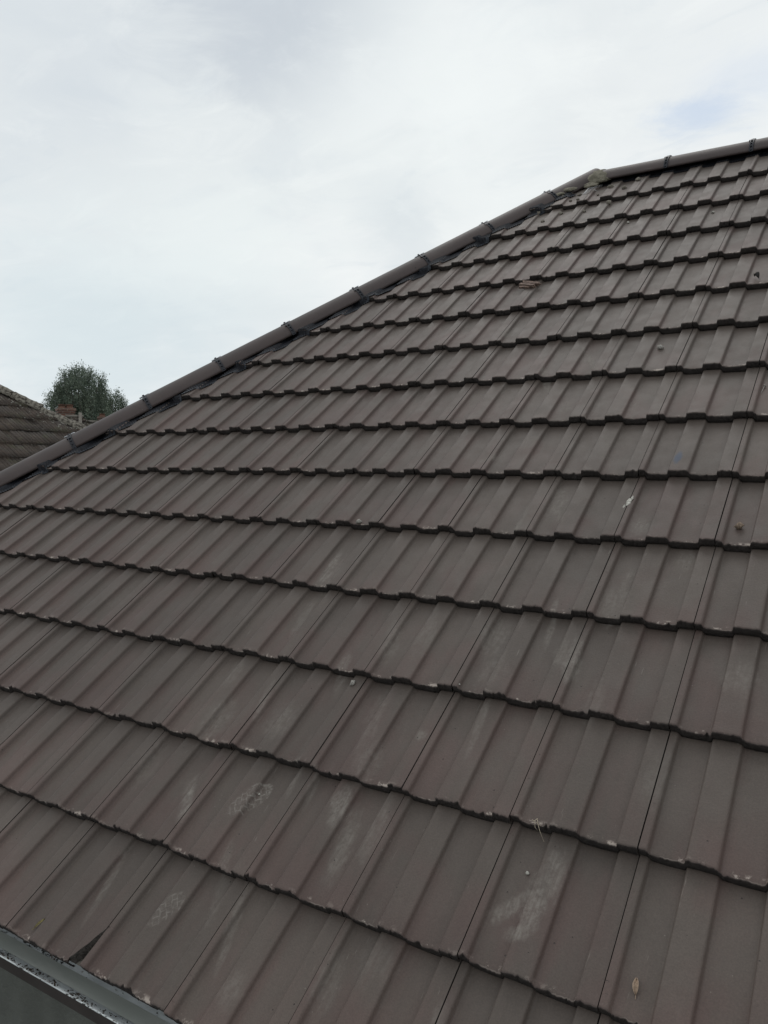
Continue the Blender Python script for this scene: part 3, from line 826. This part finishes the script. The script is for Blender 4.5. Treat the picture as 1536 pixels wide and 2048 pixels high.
drop('stone_chip', stone(.010, 15), M_STONE, .566, .972, .005, 'pale stone chip against a tile edge above the boot print', 'stone', 70)
drop('leaf', leaf_mesh(.030, .0062, .010), M_LEAF, 1.563, .402, .002, 'curled dry tan leaf on the lowest tiles at right', 'leaf', 8)
drop('leaf', leaf_mesh(.032, .0045, .004), M_YEL, .059, .045, .001, 'small yellow green leaf beside the broken eaves tile', 'leaf', -25)
drop('leaf', leaf_mesh(.034, .012, .022), M_DARKLEAF, 1.385, 3.392, .002, 'dark curled leaf on the upper tiles at the right edge', 'leaf', 40)
def wisp(pts, r0, name):
    bm = bmesh.new()
    for path in pts:
        prev = None
        n = len(path)
        for k, p in enumerate(path):
            rad = r0 * (1 - .7 * k / (n - 1))
            ringv = [bm.verts.new(Vector(p) + Vector((math.cos(a) * rad, 0, math.sin(a) * rad))) if abs(path[-1][1] - path[0][1]) > abs(path[-1][0] - path[0][0]) else
                     bm.verts.new(Vector(p) + Vector((0, math.cos(a) * rad, math.sin(a) * rad))) for a in (0, 2.09, 4.19)]
            if prev:
                for q in range(3): bm.faces.new((prev[q], prev[(q + 1) % 3], ringv[(q + 1) % 3], ringv[q]))
            prev = ringv
    return bm_mesh(name, bm)
drop('straw', wisp([[(0, .012, .004), (.006, 0, .006), (.016, -.016, .006), (.030, -.034, -.004)], [(0, .014, .004), (-.004, .004, .008), (.004, -.012, .010), (.010, -.016, .006)],
                    [(-.012, .008, .003), (.002, .002, .006), (.014, -.002, .004)]], .0012, 'straw'), M_STRAW, 1.266, .672, .002, 'wisp of dry straw caught on a tile edge', 'straw')
drop('feather', wisp([[(-.05, -.05, .004), (-.02, .0, .010), (.02, .035, .012), (.05, .045, .006)], [(-.035, -.05, .004), (-.01, -.01, .010), (.02, .02, .01), (.055, .02, .006)],
                      [(-.01, .01, .006), (.02, -.02, .008), (.05, -.05, .004)], [(-.045, -.03, .004), (-.03, .02, .012), (-.01, .04, .006)]], .0022, 'feather'),
     M_WHITE, .250, 4.850, .002, 'white ragged feather on the top course below the mossy mortar', 'feather')
bm = bmesh.new()
bmesh.ops.create_cone(bm, segments=8, radius1=.0016, radius2=.0012, depth=.05, cap_ends=True, matrix=Matrix.Rotation(R_(90), 4, 'X'))
bmesh.ops.create_cone(bm, segments=10, radius1=.0042, radius2=.0042, depth=.0014, cap_ends=True, matrix=Matrix.Translation((0, .0252, 0)) @ Matrix.Rotation(R_(90), 4, 'X'))
drop('nail', bm_mesh('nail', bm), M_NAIL, 1.520, 2.515, .0045, 'short steel nail lying in a tile pan at the right edge', 'nail', -8)
bm = bmesh.new()
for c, s, q in [((0, 0, 0), (.008, .020, .0016), 1), ((.004, .020, 0), (.0045, .012, .0014), 2), ((-.006, -.026, 0), (.004, .012, .0012), 3), ((-.004, -.046, 0), (.0022, .010, .001), 4)]:
    lump(bm, c, s, q, 2, amp=.4)
drop('bird_dropping', bm_mesh('dropping', bm), M_DROP, 1.197, 1.855, .001, 'white bird dropping streaked beside a tile joint', 'bird dropping', -8)
# tiny pale crumbs
for k, (x, y, s_) in enumerate([(1.276, .564, .0048), (.468, .562, .0034), (.600, 4.30, .008), (1.06, 4.245, .008), (.92, 1.02, .003)]):
    drop('pale_chip', stone(s_, 30 + k), M_DROP, x, y, s_ * .5, ['bright white fleck above the dusty smear near the bottom', 'tiny white bead on a roll right of the boot print',
         'pale crumb on the upper tiles below the mossy joint', 'small pale fleck on the tiles below the second ridge clip', 'minute pale chip on a middle tile'][k], 'fleck')
cr_pts = [(.06, 4.83), (.02, 4.72), (.13, 4.76), (.20, 4.70), (.30, 4.78), (.36, 4.86), (.45, 4.83), (.52, 4.90), (.11, 4.60), (.41, 4.62), (.27, 4.56), (-.05, 4.66), (.16, 4.86), (.33, 4.92), (.05, 4.45)]
crumb0 = None
for k, (x, y) in enumerate(cr_pts):
    M = Matrix.Translation(on_roof(x, y, .004)) @ ROT @ Matrix.Rotation(k * 1.3, 4, 'Z') @ Matrix.Identity(4)
    if crumb0 is None or k % 5 == 0:
        crumb_me = stone(.011 + .004 * (k % 3), 50 + k, .55)
        crumb_me.materials.append(M_CRUMB)
        crumb0 = 1
    o = link('mortar_crumb', crumb_me, None, None, M)
    tag(o, 'small mortar crumb fallen on the tiles just below the mossy hip and ridge joint', 'mortar crumb', 'mortar crumbs below the apex')

# ------------------------------------------------------------------ ground
def ground_mat():
    m, t, b = new_mat('ground_surface')
    co = t.node('ShaderNodeTexCoord').outputs['Object']
    n = t.noise(co, .9, 6, .6); n2_ = t.noise(co, .08, 3, .5)
    paving = t.mix(t.ramp(n, .3, .7), (.020, .024, .022), (.045, .050, .044))
    grass = t.mix(t.ramp(n, .3, .7), (.035, .05, .02), (.06, .08, .03))
    t.put(b.inputs['Base Color'], t.mix(t.ramp(n2_, .52, .6), paving, grass)); b.inputs['Roughness'].default_value = .95
    return m
bm = bmesh.new(); bmesh.ops.create_grid(bm, x_segments=2, y_segments=2, size=900)
tag(link('ground', bm_mesh('ground', bm), ground_mat(), smooth=False), kind='structure')

# ------------------------------------------------------------------ neighbouring house
def old_tile_material(name='weathered_old_tile', hipx=None):
    m, t, b = new_mat(name)
    co = t.node('ShaderNodeTexCoord').outputs['Object']
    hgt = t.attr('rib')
    c = t.mix(t.ramp(t.noise(co, 2.5, 5, .6), .3, .7), (.024, .0175, .0135), (.046, .032, .0245))
    c = t.mix(1, c, t.mix(t.ramp(t.noise(co, 14, 4, .6), .3, .7), (.70, .70, .70), (1.2, 1.18, 1.12)), 'MULTIPLY')
    moss = t.m('MULTIPLY', t.ramp(t.noise(co, 6, 5, .65), .52, .64), .3)
    c = t.mix(moss, c, (.055, .062, .026))
    near = t.attr('edge')
    li = t.ramp(t.m('ADD', t.noise(co, 16, 5, .75), t.m('MULTIPLY', near, .12)), .66, .70)
    c = t.mix(t.m('MULTIPLY', li, .8), c, (.27, .27, .235))
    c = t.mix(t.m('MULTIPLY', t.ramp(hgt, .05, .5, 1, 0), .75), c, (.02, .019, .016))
    t.put(b.inputs['Base Color'], c); b.inputs['Roughness'].default_value = .92
    bp = t.node('ShaderNodeBump'); bp.inputs['Strength'].default_value = .8; bp.inputs['Distance'].default_value = .02
    t.put(bp.inputs['Height'], t.noise(co, 35, 5, .7)); t.put(b.inputs['Normal'], bp.outputs[0])
    return m
M_OLD = old_tile_material()
M_LICH = simple('lichen_crusted_ridge_tile', (.20, .185, .155), .95, .5, 30, 1.0, 45, col2=(.026, .021, .016))
M_BRICK = None
def brick_material(name, c1, c2, mort, scale=1.0):
    m, t, b = new_mat(name)
    co = t.node('ShaderNodeTexCoord').outputs['Object']
    q = t.mapping(co, rot=(R_(90), 0, 0))
    sepq = t.node('ShaderNodeSeparateXYZ'); t.put(sepq.inputs[0], co)
    cb = t.node('ShaderNodeCombineXYZ'); t.put(cb.inputs[0], t.m('ADD', sepq.outputs[0], sepq.outputs[1])); t.put(cb.inputs[1], sepq.outputs[2])
    br = t.node('ShaderNodeTexBrick'); t.put(br.inputs['Vector'], cb.outputs[0])
    br.inputs['Scale'].default_value = 1; br.inputs['Brick Width'].default_value = .225; br.inputs['Row Height'].default_value = .075
    br.inputs['Mortar Size'].default_value = .008
    t.put(br.inputs['Color1'], c1); t.put(br.inputs['Color2'], c2); t.put(br.inputs['Mortar'], mort)
    soot = t.mix(t.m('MULTIPLY', t.ramp(t.noise(co, 3, 4, .6), .45, .7), .6), br.outputs[0], (.05, .045, .04))
    t.put(b.inputs['Base Color'], soot); b.inputs['Roughness'].default_value = .92
    return m
M_BRICK = brick_material('weathered_red_brick', (.145, .072, .052), (.11, .058, .045), (.20, .17, .14))
M_POT = simple('terracotta_pot', (.165, .092, .066), .9, .45, 10)
M_LEAD = simple('weathered_mortar_cap', (.17, .155, .135), .9, .3, 12)

def old_slope(width, length, gauge, pitchw, clip_planes, seed, step=.019, rib=.009, dx=.0075):
    """weathered tiled slope in its own frame: x along the eaves, y up the slope"""
    r = np.random.default_rng(seed)
    nx = int(width / dx) + 1; xs_ = np.linspace(-width / 2, width / 2, nx)
    ys_, zs_, fr = [], [], []
    nrow = int(length / gauge) + 1
    for j in range(nrow):
        for a, z in ((0, -step * .9), (.006, 0), (gauge * .5, -step * .5), (gauge - .002, -step)):
            ys_.append(j * gauge + a); zs_.append(z); fr.append(j)
    ys_, zs_, fr = map(np.array, (ys_, zs_, fr))
    X, Y = np.meshgrid(xs_, ys_)
    ph = (X / pitchw) % 1.0
    ribs = np.clip(1 - (np.abs(ph - .5) / .48) ** 7, 0, 1)
    tile_i = np.floor(X / (pitchw * 2)).astype(int)
    jit = r.normal(size=(nrow, tile_i.max() - tile_i.min() + 1))
    J = jit[fr[:, None], tile_i - tile_i.min()]
    wav = np.interp(xs_, np.linspace(-width / 2, width / 2, 12), r.normal(size=12) * .012)
    Z = zs_[:, None] + ribs * rib + J * .0045 + wav[None, :]
    Y = Y + J * .006
    me_ = mesh_np('old_slope', np.stack([X, Y, Z], -1).reshape(-1, 3), grid_faces(len(ys_), nx), {'rib': np.clip(ribs * .9 + .1, 0, 1).ravel(), 'edge': np.zeros(X.size)})
    if clip_planes: clip_mesh(me_, clip_planes)
    # distance to the clip lines drives the lichen
    co_ = np.zeros(len(me_.vertices) * 3, dtype=np.float32); me_.vertices.foreach_get('co', co_); co_ = co_.reshape(-1, 3)
    e = np.full(len(co_), 9.0)
    for c, n_ in clip_planes: e = np.minimum(e, -((co_ - np.array(c)) @ np.array(n_)))
    me_.attributes['edge'].data.foreach_set('value', np.clip(1 - e / .75, 0, 1).astype(np.float32))
    return me_
def hip_house(cx, cy, ez, rise, half_d, length_x, label, group, slope_cols, name='house'):
    """hipped house whose right-hand (+X) hip end faces us; apex at (cx,cy)"""
    h = thing(name, (cx, cy, 0), label, 'house', group)
    L = math.hypot(rise, half_d); p = math.atan2(rise, half_d)
    a = Vector((L, half_d, 0)).normalized(); b_ = Vector((-L, half_d, 0)).normalized()
    planes = [(Vector((half_d, 0, 0)), a), (Vector((-half_d, 0, 0)), b_)]
    m1 = old_slope(2 * half_d, L, .335, slope_cols, planes, 3)
    WM = Matrix.Translation((cx + half_d, cy, ez)) @ Matrix.Rotation(math.pi / 2, 4, 'Z') @ Matrix.Rotation(p, 4, 'X')
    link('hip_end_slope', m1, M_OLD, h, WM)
    # front (-Y) and rear (+Y) slopes with one sloping side
    for sgn, nm in ((-1, 'front_slope'), (1, 'rear_slope')):
        wdt = length_x + half_d
        if sgn < 0:
            # frame x = +X, origin at the middle of the eaves
            pl = [(Vector((wdt / 2, 0, 0)), Vector((L, half_d, 0)).normalized()), (Vector((0, L, 0)), Vector((0, 1, 0)))]
            M_ = Matrix.Translation((cx + half_d - wdt / 2, cy - half_d, ez)) @ Matrix.Rotation(p, 4, 'X')
        else:
            pl = [(Vector((-wdt / 2, 0, 0)), Vector((-L, half_d, 0)).normalized()), (Vector((0, L, 0)), Vector((0, 1, 0)))]
            M_ = Matrix.Translation((cx + half_d - wdt / 2, cy + half_d, ez)) @ Matrix.Rotation(math.pi, 4, 'Z') @ Matrix.Rotation(p, 4, 'X')
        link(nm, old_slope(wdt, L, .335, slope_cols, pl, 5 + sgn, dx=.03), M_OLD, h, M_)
    bm = bmesh.new(); add_box(bm, (cx + half_d - .35 - (length_x + half_d - .6) / 2, cy, (ez - .15) / 2), (length_x + half_d - .6, 2 * half_d - .7, ez - .15))
    link('wall', bm_mesh('wall', bm), M_BRICK, h, smooth=False)
    # hip tiles bedded in mortar
    from mathutils import noise
    apex = Vector((cx, cy, ez + rise))
    for sy in (1, -1):
        end = Vector((cx + half_d, cy + sy * half_d, ez)); d = (apex - end); Lh = d.length; d.normalize()
        n = int(Lh / .43)
        for k in range(n):
            me_ = make_cap(.125, .425, th=.03, seed=k)
            bm_ = bmesh.new(); bm_.from_mesh(me_); bmesh.ops.subdivide_edges(bm_, edges=bm_.edges[:], cuts=1)
            for v in bm_.verts:
                nn = noise.noise(v.co * 22 + Vector((k * 3.7, sy, 0))) * .016 + noise.noise(v.co * 7 + Vector((k, 5, 0))) * .014
                v.co += Vector((0, v.co.y, v.co.z)).normalized() * nn
            bm_.to_mesh(me_); bm_.free()
            M = cap_matrix(end, d, k * .43 + .02, -.085 + .008 * math.sin(k * 2.3) + (.018 if k >= n - 3 else 0), 0)
            link('hip_tile', me_, M_LICH, h, M)
    for k in range(int(length_x / .45)):
        link('ridge_tile', make_cap(.125, .44, th=.03, seed=k), M_LICH, h, cap_matrix(apex, Vector((-1, 0, 0)), k * .45, -.07))
    return h
nb_house = hip_house(-9.66, 5.04, 5.0, 2.71, 4.0, 6.5, 'neighbouring house with an old weathered brown roof and a lichen covered hip, left edge', None, .056)

# ------------------------------------------------------------------ far house and chimneys
CAMP = Vector((1.97191509, -1.21647459, 6.24727361))
def polar(hx, hy, dist, slope):     # point at a horizontal distance along a horizontal direction
    return Vector((CAMP.x + hx * dist, CAMP.y + hy * dist, CAMP.z + slope * dist))
def far_house(base, rot, ridge_half, ridge_z, ez, label, run_l, run_r, group=None):
    h = thing('house', (base.x, base.y, 0), label, 'house', group)
    rise = ridge_z - ez
    p = R_(42); run = rise / math.tan(p); L = rise / math.sin(p)
    W0 = Matrix.Translation((base.x, base.y, 0)) @ Matrix.Rotation(rot, 4, 'Z')
    width = 2 * ridge_half + run_l + run_r
    cxl = (-ridge_half - run_l + ridge_half + run_r) / 2
    xl, xr = -ridge_half - run_l, ridge_half + run_r
    pl = [(Vector((xl - cxl, 0, 0)), Vector((-L, run_l, 0)).normalized()), (Vector((xr - cxl, 0, 0)), Vector((L, run_r, 0)).normalized()), (Vector((0, L, 0)), Vector((0, 1, 0)))]
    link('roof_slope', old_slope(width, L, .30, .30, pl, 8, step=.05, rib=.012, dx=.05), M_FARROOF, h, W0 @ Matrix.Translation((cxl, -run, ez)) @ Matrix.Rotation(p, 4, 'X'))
    plr = [(Vector((-(xl - cxl), 0, 0)), Vector((L, run_l, 0)).normalized()), (Vector((-(xr - cxl), 0, 0)), Vector((-L, run_r, 0)).normalized()), (Vector((0, L, 0)), Vector((0, 1, 0)))]
    link('rear_slope', old_slope(width, L, .30, .30, plr, 9, step=.05, rib=.012, dx=.05), M_FARROOF, h, W0 @ Matrix.Translation((cxl, run, ez)) @ Matrix.Rotation(math.pi, 4, 'Z') @ Matrix.Rotation(p, 4, 'X'))
    for sx, rn in ((-1, run_l), (1, run_r)):
        bm = bmesh.new()
        v = [bm.verts.new(W0 @ Vector(q)) for q in ((sx * (ridge_half + rn), -run, ez), (sx * (ridge_half + rn), run, ez), (sx * ridge_half, 0, ridge_z))]
        bm.faces.new(v); link('hip_end_slope', bm_mesh('tri', bm), M_FARROOF, h, smooth=False)
    bm = bmesh.new(); add_box(bm, (cxl, 0, (ez - .1) / 2), (width - .6, 2 * run - .6, ez - .1)); bm.transform(W0)
    link('wall', bm_mesh('wall', bm), M_BRICK, h, smooth=False)
    bm = bmesh.new(); M = Matrix.Rotation(R_(90), 4, 'Y')
    bmesh.ops.create_cone(bm, segments=14, radius1=.05, radius2=.05, depth=2 * ridge_half + .1, cap_ends=True, matrix=W0 @ Matrix.Translation((0, 0, ridge_z - .02)) @ M)
    link('ridge_tile', bm_mesh('rt', bm), M_LEAD, h)
    return h, W0, run
M_FARROOF = old_tile_material('far_mossy_tile')
def chimney(parent, c, rot, w_, d_, z0, z1, pots, px):
    """c=(x,y) world; brick stack with an oversailing course, flaunching and pots"""
    W0 = Matrix.Translation((c.x, c.y, 0)) @ Matrix.Rotation(rot, 4, 'Z')
    bm = bmesh.new(); add_box(bm, (0, 0, (z0 + z1 - .16) / 2), (w_, d_, z1 - .16 - z0))
    st = link('chimney', bm_mesh('stack', bm), M_BRICK, parent, W0, smooth=False)
    bm = bmesh.new(); add_box(bm, (0, 0, z1 - .125), (w_ + .05, d_ + .05, .07)); add_box(bm, (0, 0, z1 - .045), (w_ + .10, d_ + .10, .085)); bevel_all(bm, .006)
    link('oversailing_course', bm_mesh('corbel', bm), M_BRICK, st, W0, smooth=False)
    for x in px:
        bm = bmesh.new()
        n = 16; prof_ = [(.125, 0), (.115, .02), (.105, .20 * pots), (.125, .205 * pots), (.125, .235 * pots), (.095, .235 * pots), (.09, .10)]
        rings = [[bm.verts.new((x + math.cos(a) * r_, math.sin(a) * r_, z1 + z_)) for a in np.linspace(0, 2 * math.pi, n, endpoint=False)] for r_, z_ in prof_]
        for p_, q_ in zip(rings[:-1], rings[1:]):
            for k in range(n): bm.faces.new((p_[k], p_[(k + 1) % n], q_[(k + 1) % n], q_[k]))
        bmesh.ops.recalc_face_normals(bm, faces=bm.faces[:])
        link('chimney_pot', bm_mesh('pot', bm), M_POT, st, W0)
    return st
rot_v = math.atan2(.5943, -.8043) - math.pi / 2
D1 = 28.0
b1 = polar(-.8076, .5897, D1, 0)
fh, W1, run1 = far_house(b1, rot_v, .22, CAMP.z + .0552 * D1, 5.2, 'far house with a small grey green tiled roof and brick chimney, behind the hip', 2.4, 3.3)
# raised pale strip down the front slope
bm = bmesh.new()
p42 = R_(42)
add_box(bm, (.17, -1.10, CAMP.z + .0552 * D1 - 1.10 * math.tan(p42) + .03), (.10, 3.1, .10), Matrix.Rotation(p42, 3, 'X')); bm.transform(W1)
link('verge_strip', bm_mesh('verge', bm), M_LEAD, fh, smooth=False)
c1 = polar(-.8132, .5820, D1 + .6, 0)
chimney(fh, c1, rot_v + R_(8), .46, .60, 6.2, CAMP.z + (D1 + .6) * .0632, .55, (-.11, .12))
D2 = 36.0
b2 = polar(-.7895, .6137, D2, 0)
fh2, W2, run2 = far_house(b2, rot_v, .9, CAMP.z + .0495 * D2, 5.0, 'farthest house with a dark roof and short orange chimney pots, behind the hip', 3.2, 3.2)
chimney(fh2, b2, rot_v, .30, .45, 6.4, CAMP.z + D2 * .0548, .55, (-.0,))

# ------------------------------------------------------------------ trees
def foliage_mat(name, dark, light):
    m, t, b = new_mat(name)
    co = t.node('ShaderNodeTexCoord').outputs['Object']
    geo = t.node('ShaderNodeNewGeometry')
    n = t.noise(co, 1.1, 3, .5); rnd = geo.outputs['Random Per Island']
    k = t.m('ADD', t.m('MULTIPLY', n, .6), t.m('MULTIPLY', rnd, .45))
    c = t.mix(t.ramp(k, .25, .8), dark, light)
    t.put(b.inputs['Base Color'], c); b.inputs['Roughness'].default_value = .75
    b.inputs['Specular IOR Level'].default_value = .25
    tr = t.node('ShaderNodeBsdfTranslucent'); t.put(tr.inputs[0], c)
    mx = t.node('ShaderNodeMixShader'); mx.inputs[0].default_value = .25
    out = m.node_tree.nodes['Material Output']
    t.l.new(b.outputs[0], mx.inputs[1]); t.l.new(tr.outputs[0], mx.inputs[2]); t.l.new(mx.outputs[0], out.inputs[0])
    return m
M_BARK = simple('birch_bark', (.16, .14, .12), .9, .5, 8, .5, 40)
def limb(bm, pts, radii, seg=7):
    prev = None
    for p, r_ in zip(pts, radii):
        ring = [bm.verts.new(p + Vector((math.cos(a) * r_, math.sin(a) * r_, 0))) for a in np.linspace(0, 2 * math.pi, seg, endpoint=False)]
        if prev:
            for k in range(seg): bm.faces.new((prev[k], prev[(k + 1) % seg], ring[(k + 1) % seg], ring[k]))
        prev = ring
def tree(base, top_z, crown, label, seed, mat, n_cl=260, per=75, leaf=.055, droop=.9):
    """crown = list of (dx, dz_centre, rx, rz) lobes in the picture-facing plane; clusters of drooping leaves"""
    r = np.random.default_rng(seed)
    t0 = thing('birch_tree', (base.x, base.y, 0), label, 'tree')
    rt = Vector((.5943, .8043, 0)); fw = Vector((-.8043, .5943, 0))
    Vs, n = [], 0
    centres = []
    vol = np.array([c[2] ** 2 * c[3] for c in crown]); vol = vol / vol.sum()
    for k in range(n_cl):
        c = crown[r.choice(len(crown), p=vol)]
        while True:
            q = r.uniform(-1, 1, 3)
            l = np.linalg.norm(q)
            if l <= 1 and l > .25: break
        q = q / l * l ** .45
        x = c[0] + q[0] * c[2]; y = q[1] * c[2]; z = c[1] + q[2] * c[3]
        centres.append((base + rt * x + fw * y + Vector((0, 0, z - base.z))))
    L, Wv = leaf, leaf * .55
    allv = []
    for c in centres:
        sc = r.uniform(.55, 1.25); m_ = int(per * sc)
        off = r.normal(size=(m_, 3)) * np.array([.12, .12, .15]) * sc
        tail = r.random(m_) ** 1.5
        off[:, 2] -= tail * droop * .55
        off[:, :2] *= (1 - .55 * tail)[:, None]
        P = np.array(c)[None] + off
        # leaf axes: hanging
        a = r.normal(size=(m_, 3)) * .55; a[:, 2] -= .9; a /= np.linalg.norm(a, axis=1)[:, None]
        b_ = r.normal(size=(m_, 3)); b_ -= (b_ * a).sum(1)[:, None] * a; b_ /= np.linalg.norm(b_, axis=1)[:, None]
        s1 = (r.uniform(.6, 1.25, m_) * L)[:, None]; s2 = s1 * .32
        quad = np.stack([P - a * s1, P + b_ * s2, P + a * s1, P - b_ * s2], 1)
        allv.append(quad.reshape(-1, 3))
    V = np.concatenate(allv); F = np.arange(len(V)).reshape(-1, 4)
    link('crown', mesh_np('crown', V, F), mat, t0, smooth=False)
    bm = bmesh.new()
    rr_ = random.Random(seed)
    H = top_z - 1.5
    b0 = Vector((base.x, base.y, 0))
    tp = [b0 + Vector((rr_.uniform(-.12, .12) * k, rr_.uniform(-.12, .12) * k, H * k / 6)) for k in range(7)]
    limb(bm, tp, [.24, .20, .17, .13, .10, .06, .03])
    for c in centres[::9]:
        k = min(5, max(2, int((c.z - 1.2) / H * 6) - 1)); s_ = tp[k]
        mid = s_.lerp(c, .5) + Vector((0, 0, .35)); limb(bm, [s_, mid, c], [.06, .035, .012], 5)
    link('trunk', bm_mesh('trunk', bm), M_BARK, t0)
    return t0
M_F1 = foliage_mat('birch_leaves', (.082, .110, .088), (.20, .24, .18))  # leaf colours lightened so that distance haze is part of the paint
M_F2 = foliage_mat('birch_leaves_light', (.065, .090, .066), (.14, .175, .12))
DT = 45.0
tb = polar(-.8050, .5933, DT, 0)
zc = lambda py: CAMP.z - .33 + DT * (927 - py) / 1614 * 1.06 * 1.0
px2m = DT / 1614 * 1.19 * .86
tree(tb, zc(740), [(6 * px2m, zc(776), 44 * px2m, 31 * px2m), (-.1, zc(800), 46 * px2m, 34 * px2m), (-28 * px2m, zc(815), 32 * px2m, 26 * px2m), (26 * px2m, zc(812), 30 * px2m, 36 * px2m), (0, zc(758), 26 * px2m, 16 * px2m), (8 * px2m, zc(840), 48 * px2m, 30 * px2m), (-50 * px2m, zc(826), 14 * px2m, 14 * px2m)],
     'tall round birch tree with drooping dark green leaves behind the brick chimney', 5, M_F1, 400, 120)
DT2 = 52.0
zc2 = lambda py: CAMP.z + DT2 * (927 - py) / 1614 * 1.06
pm2 = DT2 / 1614 * 1.19
tb2 = polar(-.7830, .6220, DT2, 0)
tree(tb2, zc2(797), [(0, zc2(817), 20 * pm2, 20 * pm2), (-14 * pm2, zc2(828), 20 * pm2, 22 * pm2), (14 * pm2, zc2(830), 15 * pm2, 18 * pm2)],
     'smaller paler birch tree to the right of the tall one', 8, M_F2, 130, 100)
